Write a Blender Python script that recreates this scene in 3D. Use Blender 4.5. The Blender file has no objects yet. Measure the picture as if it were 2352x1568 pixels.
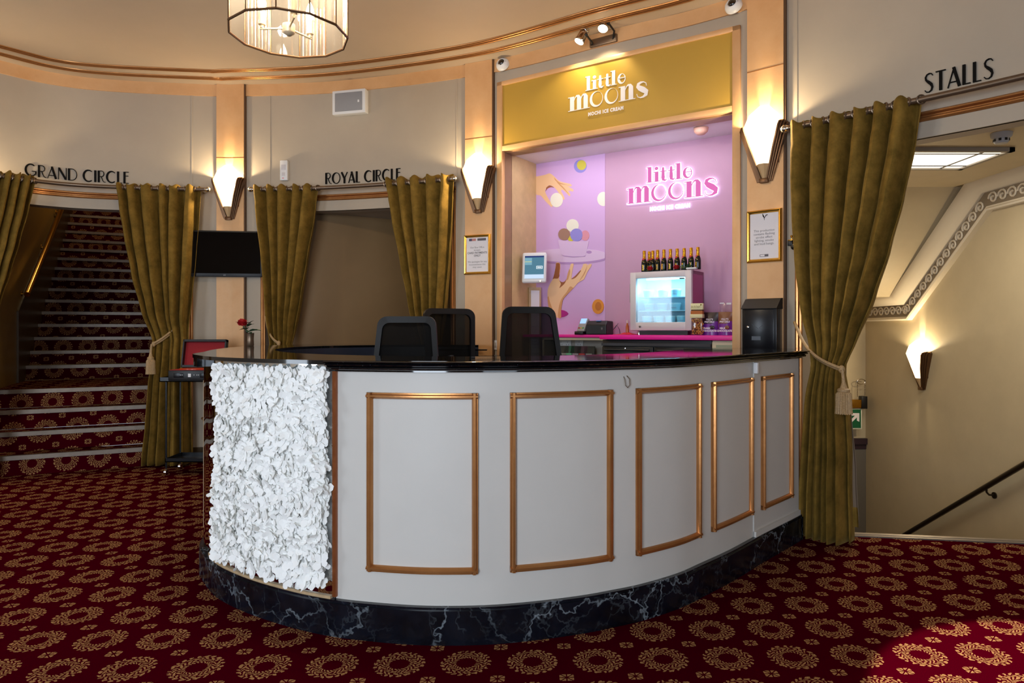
import bpy, bmesh, math, random
from mathutils import Vector, Matrix
random.seed(7)
PI = math.pi
SC = bpy.context.scene
COL = SC.collection

# ------------------------------------------------------------------ camera
FPX, CX, HY, CAMZ = 1568.0, 1176.0, 756.0, 1.30
cam_d = bpy.data.cameras.new('camera')
cam = bpy.data.objects.new('camera', cam_d); COL.objects.link(cam)
cam.location = (0, 0, CAMZ); cam.rotation_euler = (PI/2, 0, 0)
cam_d.sensor_width = 36.0; cam_d.lens = 24.0
cam_d.shift_y = (HY-784.0)/2352.0
cam_d.clip_start = .05
SC.camera = cam

# ------------------------------------------------------------------ view, world
vs = SC.view_settings
SC.display_settings.display_device = 'sRGB'
vs.view_transform = 'Standard'; vs.look = 'None'; vs.gamma = 1.0; vs.use_curve_mapping = False
vs.exposure = 0.55
world = bpy.data.worlds.new('world'); SC.world = world; world.use_nodes = True
bg = world.node_tree.nodes['Background']
bg.inputs[0].default_value = (.80, .86, 1.0, 1); bg.inputs[1].default_value = .35

def add_light(name, kind, loc, energy, color, size=.1, size_y=None, target=None, spot=None, blend=.15, rot=None):
    d = bpy.data.lights.new(name, kind); d.energy = energy; d.color = color
    if kind == 'AREA':
        d.size = size
        if size_y: d.shape = 'RECTANGLE'; d.size_y = size_y
    else:
        d.shadow_soft_size = size
    if kind == 'SPOT': d.spot_size = spot; d.spot_blend = blend
    o = bpy.data.objects.new(name, d); COL.objects.link(o); o.location = loc
    if target is not None:
        o.rotation_euler = (Vector(target)-Vector(loc)).to_track_quat('-Z', 'Y').to_euler()
    return o
WARM = (1.0, .79, .50); DAY = (.75, .86, 1.0)
# daylight coming in through the entrance doors behind the camera
add_light('daylight_entrance', 'AREA', (-1.6, -2.35, 1.55), 138, DAY, 1.7, 2.5, target=(-1.2, 3.0, 1.3))
add_light('daylight_entrance', 'AREA', (1.6, -2.35, 1.55), 26, DAY, 1.7, 2.5, target=(0.9, 3.0, 1.2))
add_light('daylight_side', 'AREA', (-5.6, 1.2, 1.5), 62, DAY, 1.5, 2.4, target=(-2.0, 4.6, 1.3))
# added spot in place of doorway light, throws the pool at the lower right
add_light('floor_pool_spot', 'SPOT', (2.22, 2.03, 3.62), 800, (1, .86, .72), .02, target=(2.20, 2.05, 0), spot=math.radians(31.5), blend=.10)

# ------------------------------------------------------------------ materials
def lin(c):
    if isinstance(c, str):
        c = tuple(int(c[i:i+2], 16) for i in (0, 2, 4))
    r = []
    for v in c:
        v = v/255.0
        r.append(v/12.92 if v <= .04045 else ((v+.055)/1.055)**2.4)
    return (r[0], r[1], r[2], 1.0)
class NT:
    """small wrapper for writing node trees"""
    def __init__(s, mat): s.t = mat.node_tree; s.n = s.t.nodes; s.l = s.t.links
    def node(s, t, **kw):
        n = s.n.new(t)
        for k, v in kw.items(): setattr(n, k, v)
        return n
    def setin(s, sock, v):
        if hasattr(v, 'is_linked') or hasattr(v, 'links'): s.l.new(v, sock)
        else: sock.default_value = v
    def math(s, op, a, b=None, c=None):
        n = s.node('ShaderNodeMath', operation=op)
        for i, v in enumerate((a, b, c)):
            if v is not None: s.setin(n.inputs[i], v)
        return n.outputs[0]
    def mix(s, f, a, b):
        n = s.node('ShaderNodeMix', data_type='RGBA')
        s.setin(n.inputs[0], f); s.setin(n.inputs[6], a); s.setin(n.inputs[7], b)
        return n.outputs[2]
    def noise(s, scale, detail=4, rough=.6, vec=None, out=0):
        n = s.node('ShaderNodeTexNoise'); n.inputs['Scale'].default_value = scale
        n.inputs['Detail'].default_value = detail; n.inputs['Roughness'].default_value = rough
        if vec is not None: s.l.new(vec, n.inputs['Vector'])
        return n.outputs[out]
    def ramp(s, f, stops):
        n = s.node('ShaderNodeValToRGB'); e = n.color_ramp.elements
        while len(e) < len(stops): e.new(.5)
        for i, (p, c) in enumerate(stops): e[i].position = p; e[i].color = c
        s.l.new(f, n.inputs[0]); return n.outputs[0]
    def bump(s, h, strength=.2, dist=.01):
        n = s.node('ShaderNodeBump'); n.inputs['Strength'].default_value = strength
        n.inputs['Distance'].default_value = dist; s.l.new(h, n.inputs['Height']); return n.outputs[0]
def newmat(name):
    m = bpy.data.materials.new(name); m.use_nodes = True
    return m, NT(m), m.node_tree.nodes['Principled BSDF'], m.node_tree.nodes['Material Output']
def pbr(name, col, rough=.5, metal=0.0, var=.0, vscale=6, bump=0.0, bscale=80, sheen=0, coat=0, emit=None, estr=0, spec=.5):
    m, t, b, o = newmat(name)
    c = lin(col)
    b.inputs['Roughness'].default_value = rough; b.inputs['Metallic'].default_value = metal
    b.inputs['Specular IOR Level'].default_value = spec
    tc = t.node('ShaderNodeTexCoord').outputs['Object']
    if var > 0:
        f = t.noise(vscale, 5, .6, tc)
        a = tuple(min(1, x*(1+var)) for x in c[:3])+(1,); d = tuple(x*(1-var) for x in c[:3])+(1,)
        t.l.new(t.ramp(f, [(.3, d), (.7, a)]), b.inputs['Base Color'])
    else: b.inputs['Base Color'].default_value = c
    if bump > 0: t.l.new(t.bump(t.noise(bscale, 3, .6, tc), bump, .004), b.inputs['Normal'])
    if sheen: b.inputs['Sheen Weight'].default_value = sheen; b.inputs['Sheen Roughness'].default_value = .35
    if coat: b.inputs['Coat Weight'].default_value = coat; b.inputs['Coat Roughness'].default_value = .04
    if emit is not None:
        b.inputs['Emission Color'].default_value = lin(emit); b.inputs['Emission Strength'].default_value = estr
    return m
def emis(name, col, strength, transp=0.0):
    m, t, b, o = newmat(name); t.n.remove(b)
    e = t.node('ShaderNodeEmission'); e.inputs[0].default_value = lin(col); e.inputs[1].default_value = strength
    if transp > 0:
        tr = t.node('ShaderNodeBsdfTransparent'); mx = t.node('ShaderNodeMixShader'); mx.inputs[0].default_value = transp
        t.l.new(e.outputs[0], mx.inputs[1]); t.l.new(tr.outputs[0], mx.inputs[2]); t.l.new(mx.outputs[0], o.inputs[0])
    else: t.l.new(e.outputs[0], o.inputs[0])
    return m
def glassy(name, tint, gloss=.12, rough=.03, milky=0.0, ribs=None, alpha_col='ffffff'):
    """thin glass pane: mostly transparent, some mirror, optional milky body and ribs"""
    m, t, b, o = newmat(name); t.n.remove(b)
    tr = t.node('ShaderNodeBsdfTransparent'); tr.inputs[0].default_value = lin(tint)
    gl = t.node('ShaderNodeBsdfGlossy'); gl.inputs['Roughness'].default_value = rough
    mx = t.node('ShaderNodeMixShader'); mx.inputs[0].default_value = gloss
    if ribs:
        uv = t.node('ShaderNodeTexCoord').outputs['UV']
        sp = t.node('ShaderNodeSeparateXYZ'); t.l.new(uv, sp.inputs[0])
        w = t.math('SINE', t.math('MULTIPLY', sp.outputs[0], ribs))
        t.l.new(t.bump(w, .9, .01), gl.inputs['Normal'])
        f = t.math('MULTIPLY_ADD', t.math('POWER', t.math('MULTIPLY_ADD', w, .5, .5), 3.0), .30, gloss)
        t.l.new(f, mx.inputs[0])
    t.l.new(tr.outputs[0], mx.inputs[1]); t.l.new(gl.outputs[0], mx.inputs[2]); last = mx.outputs[0]
    if milky > 0:
        ad = t.node('ShaderNodeAddShader'); d1 = t.node('ShaderNodeBsdfTranslucent'); d2 = t.node('ShaderNodeBsdfDiffuse')
        d1.inputs[0].default_value = lin(alpha_col); d2.inputs[0].default_value = lin(alpha_col)
        h = t.node('ShaderNodeMixShader'); h.inputs[0].default_value = .5
        t.l.new(d1.outputs[0], h.inputs[1]); t.l.new(d2.outputs[0], h.inputs[2])
        m2 = t.node('ShaderNodeMixShader'); m2.inputs[0].default_value = milky
        t.l.new(last, m2.inputs[1]); t.l.new(h.outputs[0], m2.inputs[2]); last = m2.outputs[0]
    t.l.new(last, o.inputs[0]); return m

def carpet(name):
    """red carpet with a lattice of leaf wreaths and small quatrefoils; UV in metres"""
    m, t, b, o = newmat(name)
    uv = t.node('ShaderNodeTexCoord').outputs['UV']
    sp = t.node('ShaderNodeSeparateXYZ'); t.l.new(uv, sp.inputs[0])
    x = t.math('SUBTRACT', sp.outputs[0], .855); y = t.math('SUBTRACT', sp.outputs[1], 2.70)
    ax, ay, bx, by = .2585, .0095, .0085, .2525; det = ax*by-ay*bx
    u = t.math('ADD', t.math('MULTIPLY', x, by/det), t.math('MULTIPLY', y, -bx/det))
    v = t.math('ADD', t.math('MULTIPLY', x, -ay/det), t.math('MULTIPLY', y, ax/det))
    def cell(off):
        fu = t.math('SUBTRACT', t.math('FRACT', t.math('ADD', u, off)), .5)
        fv = t.math('SUBTRACT', t.math('FRACT', t.math('ADD', v, off)), .5)
        return t.math('MULTIPLY', fu, .2585), t.math('MULTIPLY', fv, .2525)
    wob = t.noise(38, 2, .5, uv)
    px, py = cell(.5)
    r = t.math('SQRT', t.math('ADD', t.math('MULTIPLY', px, px), t.math('MULTIPLY', py, py)))
    th = t.math('ARCTAN2', py, px)
    N = 21.0; R0, DR = .038, .0154
    row = t.math('DIVIDE', t.math('SUBTRACT', r, R0), DR)
    rowi = t.math('FLOOR', row); rowf = t.math('SUBTRACT', t.math('FRACT', row), .5)
    a = t.math('ADD', t.math('MULTIPLY', th, N/(2*PI)), t.math('MULTIPLY', rowi, .37))
    a = t.math('ADD', a, t.math('MULTIPLY', t.math('SUBTRACT', wob, .5), 1.7))
    af = t.math('SUBTRACT', t.math('FRACT', t.math('ADD', a, 50.0)), .5)
    par = t.math('MULTIPLY', t.math('MULTIPLY_ADD', t.math('FLOORED_MODULO', rowi, 2.0), 1.6, -.8), t.math('SUBTRACT', 1.0, t.math('MULTIPLY', t.math('GREATER_THAN', rowi, 2.5), .75)))
    s1 = t.math('ADD', af, t.math('MULTIPLY', rowf, par))
    d = t.math('SQRT', t.math('ADD', t.math('POWER', t.math('MULTIPLY', s1, t.math('MULTIPLY_ADD', rowf, .6, 1.5)), 2.0), t.math('POWER', t.math('MULTIPLY', rowf, .78), 2.0)))
    leaf = t.math('LESS_THAN', d, t.math('MULTIPLY_ADD', wob, .22, .31))
    ring = t.math('MULTIPLY', t.math('GREATER_THAN', rowi, -.5), t.math('LESS_THAN', rowi, 3.5))
    wreath = t.math('MULTIPLY', leaf, ring)
    qx, qy = cell(0.0)
    ax_, ay_ = t.math('ABSOLUTE', qx), t.math('ABSOLUTE', qy)
    box = t.math('MULTIPLY', t.math('LESS_THAN', t.math('MAXIMUM', ax_, t.math('MULTIPLY', ay_, 1.15)), .027),
                 t.math('GREATER_THAN', t.math('MINIMUM', ax_, ay_), .0026))
    box = t.math('MULTIPLY', box, t.math('LESS_THAN', t.math('ADD', ax_, ay_), .044))
    box = t.math('MULTIPLY', box, t.math('GREATER_THAN', t.math('ABSOLUTE', t.math('SUBTRACT', ax_, ay_)), .0035))
    mask = t.math('MAXIMUM', wreath, box)
    pile = t.noise(420, 2, .6, uv); big = t.noise(1.3, 4, .6, uv)
    red = t.ramp(pile, [(.3, lin('280009')), (.7, lin('48000c'))])
    red = t.mix(t.math('MULTIPLY', big, .35), red, lin('360011'))
    gold = t.ramp(t.noise(150, 2, .6, uv), [(.3, lin('6e4c2e')), (.7, lin('ac8256'))])
    t.l.new(t.mix(mask, red, gold), b.inputs['Base Color'])
    b.inputs['Roughness'].default_value = 1.0; b.inputs['Specular IOR Level'].default_value = .0
    t.l.new(t.bump(pile, .25, .004), b.inputs['Normal'])
    return m
def marble(name):
    m, t, b, o = newmat(name)
    tc = t.node('ShaderNodeTexCoord').outputs['Object']
    w = t.node('ShaderNodeVectorMath', operation='MULTIPLY_ADD')
    t.l.new(t.noise(2.6, 5, .65, tc, 1), w.inputs[0]); w.inputs[1].default_value = (.55, .55, .55); t.l.new(tc, w.inputs[2])
    def vein(scale, width, src):
        vo = t.node('ShaderNodeTexVoronoi', feature='DISTANCE_TO_EDGE'); vo.inputs['Scale'].default_value = scale
        t.l.new(src, vo.inputs['Vector'])
        return t.ramp(vo.outputs['Distance'], [(0, (1, 1, 1, 1)), (width, (0, 0, 0, 1))])
    v1 = vein(2.6, .020, w.outputs[0]); v2 = vein(7.0, .05, w.outputs[0])
    msk = t.ramp(t.noise(3.2, 4, .6, tc), [(.42, (0, 0, 0, 1)), (.66, (1, 1, 1, 1))])
    a = t.math('MULTIPLY', v1, t.math('MULTIPLY_ADD', msk, .75, .05)); c = t.math('MULTIPLY', t.math('MULTIPLY', v2, msk), .14)
    f = t.math('MINIMUM', t.math('ADD', a, c), 1.0)
    base = t.ramp(t.noise(5, 6, .65, w.outputs[0]), [(.35, lin('05060b')), (.62, lin('10141d')), (.8, lin('222b39'))])
    t.l.new(t.mix(f, base, lin('8b949b')), b.inputs['Base Color'])
    b.inputs['Roughness'].default_value = .22
    return m
def granite(name, rough=.06):
    m, t, b, o = newmat(name)
    tc = t.node('ShaderNodeTexCoord').outputs['Object']
    f = t.ramp(t.noise(190, 2, .5, tc), [(.70, (0, 0, 0, 1)), (.76, (1, 1, 1, 1))])
    t.l.new(t.mix(f, lin('08090c'), lin('5c6572')), b.inputs['Base Color'])
    b.inputs['Roughness'].default_value = rough; b.inputs['Specular IOR Level'].default_value = .7
    return m
def goldpaint(name, c1, c2, rough=.45, metal=.12):
    m, t, b, o = newmat(name)
    tc = t.node('ShaderNodeTexCoord').outputs['Object']
    f = t.noise(4, 6, .7, tc)
    t.l.new(t.ramp(f, [(.3, lin(c1)), (.7, lin(c2))]), b.inputs['Base Color'])
    b.inputs['Roughness'].default_value = rough; b.inputs['Metallic'].default_value = metal
    t.l.new(t.bump(t.noise(30, 4, .6, tc), .08, .006), b.inputs['Normal'])
    return m
def velvet(name):
    m, t, b, o = newmat(name)
    tc = t.node('ShaderNodeTexCoord').outputs['Object']
    f = t.noise(9, 5, .7, tc)
    t.l.new(t.ramp(f, [(.3, lin('5c4818')), (.7, lin('88692c'))]), b.inputs['Base Color'])
    b.inputs['Roughness'].default_value = .85; b.inputs['Specular IOR Level'].default_value = .15
    b.inputs['Sheen Weight'].default_value = .3; b.inputs['Sheen Roughness'].default_value = .35
    b.inputs['Sheen Tint'].default_value = lin('c4a560')
    t.l.new(t.bump(t.noise(260, 2, .5, tc), .15, .003), b.inputs['Normal'])
    return m

M = {}
M['carpet'] = carpet('wreath_carpet')
M['wall'] = pbr('beige_wall_paint', 'aea08d', .62, var=.03, vscale=3, bump=.05, bscale=200)
M['ceil'] = pbr('cream_ceiling_paint', 'bdaa93', .7, var=.03, vscale=2)
M['cream'] = pbr('cream_stair_paint', 'c2b393', .5, var=.04, vscale=5, bump=.06, bscale=18)
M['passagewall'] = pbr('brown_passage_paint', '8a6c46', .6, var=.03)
M['plaster'] = pbr('white_plaster', 'd8cdb8', .6)
M['gold'] = goldpaint('gold_pilaster_paint', 'd2a06c', 'dcae7c')
M['goldtrim'] = goldpaint('bronze_moulding_paint', 'a8703f', 'bd8550', .28, .75)
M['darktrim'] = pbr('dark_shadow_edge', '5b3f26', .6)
M['counter'] = pbr('grey_counter_paint', 'c3bfb8', .5, var=.02, vscale=4, bump=.04, bscale=200)
M['marble'] = marble('black_marble')
M['granite'] = granite('black_granite')
M['mirror'] = pbr('mirror', 'd9dde0', .03, 1.0)
M['velvet'] = velvet('olive_velvet')
M['lining'] = pbr('curtain_lining', '74624f', .8)
M['rope'] = pbr('gold_rope', 'ab8d63', .6, var=.25, vscale=120, bump=.5, bscale=160)
M['bronze'] = pbr('dark_bronze', '6a4c33', .35, .7, var=.1)
M['nickel'] = pbr('brushed_nickel', 'b9b1a6', .25, 1.0)
M['antique'] = pbr('antique_rod', '7d6a58', .35, .8)
M['brass'] = pbr('brass', 'c9963a', .2, 1.0)
M['chrome'] = pbr('chrome', 'cfd0d2', .12, 1.0)
M['black'] = pbr('black_plastic', '0c0c0e', .4)
M['blackmetal'] = pbr('black_metal', '0a0b10', .3, .2)
M['letter'] = pbr('black_letter', '0c0907', .6, spec=.1)
M['white'] = pbr('white_plastic', 'dcdcdc', .4)
M['grille'] = pbr('grey_grille', '8f8f92', .6, bump=.4, bscale=500)
M['paper'] = pbr('white_paper', 'dfdbe0', .8)
M['ink'] = pbr('grey_ink', '6f6c70', .8)
M['frame'] = pbr('gilt_frame', 'd6a648', .22, .9)
M['wood'] = pbr('light_wood', 'b49873', .5, var=.12, vscale=30)
M['shade'] = emis('sconce_glass', 'ffe2ae', 5.0, .5)
M['bulb'] = emis('bulb', 'ffe0b0', 60)
def petalmat():
    m, t, b, o = newmat('white_petal'); b.inputs['Base Color'].default_value = lin('fbfbf8'); b.inputs['Roughness'].default_value = .6
    tl = t.node('ShaderNodeBsdfTranslucent'); tl.inputs[0].default_value = lin('f4f4ea'); mx = t.node('ShaderNodeMixShader'); mx.inputs[0].default_value = .15
    t.l.new(b.outputs[0], mx.inputs[1]); t.l.new(tl.outputs[0], mx.inputs[2]); t.l.new(mx.outputs[0], o.inputs[0]); return m
M['petal'] = petalmat()
M['leafdark'] = pbr('flower_backing', '6a6b4e', .8)
M['nosing'] = pbr('metal_stair_nosing', '7c7064', .45, .5, var=.12, vscale=20)
M['olivewall'] = pbr('olive_stair_paint', '8a6c30', .4, var=.05)
M['darkpanel'] = pbr('dark_stair_panel', '4a3820', .35, var=.1)
M['sign'] = pbr('olive_gold_sign', 'b8923a', .38, .12, var=.03, vscale=2)
M['signwhite'] = pbr('sign_white', 'e6e0e4', .5)
M['pink'] = pbr('pink_wall', 'be93ae', .5, var=.01)
M['magenta'] = pbr('magenta_worktop', 'f00c9c', .4)
M['niche'] = pbr('niche_white', 'ece8e8', .6)
M['tile'] = pbr('niche_beige', 'c9ab7a', .5, var=.12, vscale=8)

# ------------------------------------------------------------------ mesh builder
RM = {}
class MB:
    def __init__(s): s.v = []; s.f = []; s.mi = []; s.sm = []; s.m = 0; s.uv = {}
    def add(s, vs_, fs, smooth=False, M=None):
        o = len(s.v)
        for p in vs_:
            p = Vector(p)
            s.v.append(M @ p if M is not None else p)
        for f in fs:
            s.f.append(tuple(i+o for i in f)); s.mi.append(s.m); s.sm.append(smooth)
        return s
    def box(s, x0, x1, y0, y1, z0, z1, M=None, bev=0.0, seg=2):
        if bev <= 0:
            v = [(x, y, z) for x in (x0, x1) for y in (y0, y1) for z in (z0, z1)]
            return s.add(v, [(0, 1, 3, 2), (4, 6, 7, 5), (0, 4, 5, 1), (2, 3, 7, 6), (0, 2, 6, 4), (1, 5, 7, 3)], False, M)
        bm = bmesh.new(); bmesh.ops.create_cube(bm, size=1)
        for v in bm.verts:
            v.co = Vector((x0+(v.co.x+.5)*(x1-x0), y0+(v.co.y+.5)*(y1-y0), z0+(v.co.z+.5)*(z1-z0)))
        bmesh.ops.bevel(bm, geom=list(bm.edges), offset=bev, segments=seg, profile=.5, affect='EDGES')
        bm.verts.index_update()
        s.add([v.co.copy() for v in bm.verts], [[v.index for v in f.verts] for f in bm.faces], True, M); bm.free(); return s
    def tube(s, pts, r, n=8, closed=False, M=None, caps=True):
        pts = [Vector(p) for p in pts]; k = len(pts); rs = r if isinstance(r, (list, tuple)) else [r]*k
        vs_, fs = [], []; prev = None
        for i, p in enumerate(pts):
            if closed: t = pts[(i+1) % k]-pts[i-1]
            else: t = pts[min(i+1, k-1)]-pts[max(i-1, 0)]
            t.normalize()
            if prev is None:
                a = Vector((0, 0, 1)) if abs(t.z) < .9 else Vector((1, 0, 0))
                nrm = t.cross(a).normalized()
            else: nrm = (prev-t*prev.dot(t)).normalized()
            prev = nrm; bn = t.cross(nrm)
            for j in range(n):
                an = 2*PI*j/n; vs_.append(p+(nrm*math.cos(an)+bn*math.sin(an))*rs[i])
        for i in range(k if closed else k-1):
            i2 = (i+1) % k
            for j in range(n):
                fs.append((i*n+j, i*n+(j+1) % n, i2*n+(j+1) % n, i2*n+j))
        if not closed and caps:
            fs.append(tuple(range(n-1, -1, -1))); fs.append(tuple((k-1)*n+j for j in range(n)))
        return s.add(vs_, fs, True, M)
    def lathe(s, prof, n=20, M=None, smooth=True, a0=0.0, a1=2*PI):
        full = abs(a1-a0-2*PI) < 1e-6; cols = n if full else n+1
        vs_, fs = [], []
        for r, z in prof:
            for j in range(cols):
                an = a0+(a1-a0)*j/n; vs_.append((r*math.cos(an), r*math.sin(an), z))
        for i in range(len(prof)-1):
            for j in range(n):
                j2 = (j+1) % cols
                fs.append((i*cols+j, i*cols+j2, (i+1)*cols+j2, (i+1)*cols+j))
        if full:
            if prof[0][0] > 1e-5: fs.append(tuple(range(n-1, -1, -1)))
            if prof[-1][0] > 1e-5: fs.append(tuple((len(prof)-1)*cols+j for j in range(n)))
        return s.add(vs_, fs, smooth, M)
    def ball(s, c, r, n=14, m=8, M=None):
        r = r if isinstance(r, (list, tuple)) else (r, r, r)
        vs_, fs = [], []
        for i in range(m+1):
            ph = PI*i/m
            for j in range(n):
                an = 2*PI*j/n
                vs_.append((c[0]+r[0]*math.sin(ph)*math.cos(an), c[1]+r[1]*math.sin(ph)*math.sin(an), c[2]-r[2]*math.cos(ph)))
        for i in range(m):
            for j in range(n): fs.append((i*n+j, i*n+(j+1) % n, (i+1)*n+(j+1) % n, (i+1)*n+j))
        return s.add(vs_, fs, True, M)
    def prism(s, poly, y0, y1, M=None, smooth=False):
        """polygon in x,z extruded from y0 (front) to y1"""
        k = len(poly)
        vs_ = [(x, y0, z) for x, z in poly]+[(x, y1, z) for x, z in poly]
        fs = [tuple(range(k)), tuple(range(2*k-1, k-1, -1))]+[(i, i+k, (i+1) % k+k, (i+1) % k) for i in range(k)]
        return s.add(vs_, fs, smooth, M)
    def ribbon(s, pts, ws, y0, y1, M=None):
        """flat stroke of varying width in the x,z plane"""
        k = len(pts); ws = ws if isinstance(ws, (list, tuple)) else [ws]*k
        L, R = [], []
        for i in range(k):
            a = pts[max(i-1, 0)]; b = pts[min(i+1, k-1)]
            dx, dz = b[0]-a[0], b[1]-a[1]; l = math.hypot(dx, dz) or 1
            nx, nz = -dz/l, dx/l; h = ws[i]/2
            L.append((pts[i][0]+nx*h, pts[i][1]+nz*h)); R.append((pts[i][0]-nx*h, pts[i][1]-nz*h))
        for i in range(k-1):
            s.prism([R[i], R[i+1], L[i+1], L[i]], y0, y1, M)
        return s
    def grid(s, fn, nu, nv, smooth=True, M=None, closed_u=False):
        vs_ = [fn(i, j) for j in range(nv+1) for i in range(nu+1)]
        fs = [(j*(nu+1)+i, j*(nu+1)+i+1, (j+1)*(nu+1)+i+1, (j+1)*(nu+1)+i) for j in range(nv) for i in range(nu)]
        return s.add(vs_, fs, smooth, M)
    def build(s, name, mat, parent=None, world=False, uvf=None):
        """one mesh object; parts get their parent's local coordinates (world=True: verts are world coordinates)"""
        mats = mat if isinstance(mat, (list, tuple)) else [mat]
        me = bpy.data.meshes.new(name)
        vs_ = s.v; ori = Vector((0, 0, 0)); R = Matrix.Identity(4)
        if parent is not None:
            R = RM[parent.name]
            if world: inv = R.inverted(); vs_ = [inv @ p for p in vs_]
        else:
            xs = [p.x for p in vs_]; ys = [p.y for p in vs_]; zs = [p.z for p in vs_]
            ori = Vector(((min(xs)+max(xs))/2, (min(ys)+max(ys))/2, min(zs))); vs_ = [p-ori for p in vs_]
            R = Matrix.Translation(ori)
        me.from_pydata([tuple(p) for p in vs_], [], s.f)
        for q in mats: me.materials.append(M[q] if isinstance(q, str) else q)
        for i, p in enumerate(me.polygons): p.material_index = s.mi[i]; p.use_smooth = s.sm[i]
        if uvf:
            ul = me.uv_layers.new(name='UVMap')
            for p in me.polygons:
                for li in p.loop_indices:
                    vi = me.loops[li].vertex_index; ul.data[li].uv = uvf(s.v[vi], p.index)
        bm = bmesh.new(); bm.from_mesh(me); bmesh.ops.recalc_face_normals(bm, faces=bm.faces); bm.to_mesh(me); bm.free()
        if any(s.sm):
            try: me.set_sharp_from_angle(angle=math.radians(40))
            except Exception: pass
        ob = bpy.data.objects.new(name, me); COL.objects.link(ob)
        if parent is not None: ob.parent = parent
        else: ob.location = ori
        RM[ob.name] = R
        return ob
def tag(o, label=None, cat=None, group=None, kind=None):
    if label: o['label'] = label
    if cat: o['category'] = cat
    if group: o['group'] = group
    if kind: o['kind'] = kind
    return o
def thing(name, label, cat, loc=(0, 0, 0), rz=0.0, group=None):
    o = bpy.data.objects.new(name, None); COL.objects.link(o); o.empty_display_size = .1
    o.location = loc; o.rotation_euler = (0, 0, rz)
    RM[o.name] = Matrix.Translation(Vector(loc)) @ Matrix.Rotation(rz, 4, 'Z')
    return tag(o, label, cat, group)
def struct(mb, name, mat, **kw):
    return tag(mb.build(name, mat, **kw), kind='structure')
def dup(root, loc, rz, label=None, group=None):
    r = root.copy(); COL.objects.link(r); r.location = loc; r.rotation_euler = (0, 0, rz)
    RM[r.name] = Matrix.Translation(Vector(loc)) @ Matrix.Rotation(rz, 4, 'Z')
    if label: r['label'] = label
    if group: r['group'] = group
    for ch in list(root.children):
        c = ch.copy(); COL.objects.link(c); c.parent = r
        for g in list(ch.children):
            d = g.copy(); COL.objects.link(d); d.parent = c
    return r
def sub(mb, name, mat, part, **kw):
    """sub-part: same local frame as its part"""
    o = mb.build(name, mat, part, **kw); return o
def text_mb(mb, txt, size, x, z, y0, depth=.001, M=None, align='CENTER', spacing=1.0, bold=0.0, xscale=1.0):
    cu = bpy.data.curves.new('txt', 'FONT'); cu.body = txt; cu.size = size; cu.align_x = align
    cu.space_character = spacing; cu.resolution_u = 2; cu.offset = bold
    ob = bpy.data.objects.new('txt', cu); COL.objects.link(ob)
    dg = bpy.context.evaluated_depsgraph_get(); dg.update()
    me = bpy.data.meshes.new_from_object(ob.evaluated_get(dg))
    vs_ = [(x+v.co.x*xscale, y0, z+v.co.y) for v in me.vertices]
    mb.add(vs_, [tuple(p.vertices) for p in me.polygons], False, M)
    bpy.data.objects.remove(ob); bpy.data.curves.remove(cu); bpy.data.meshes.remove(me)
    return mb

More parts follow.
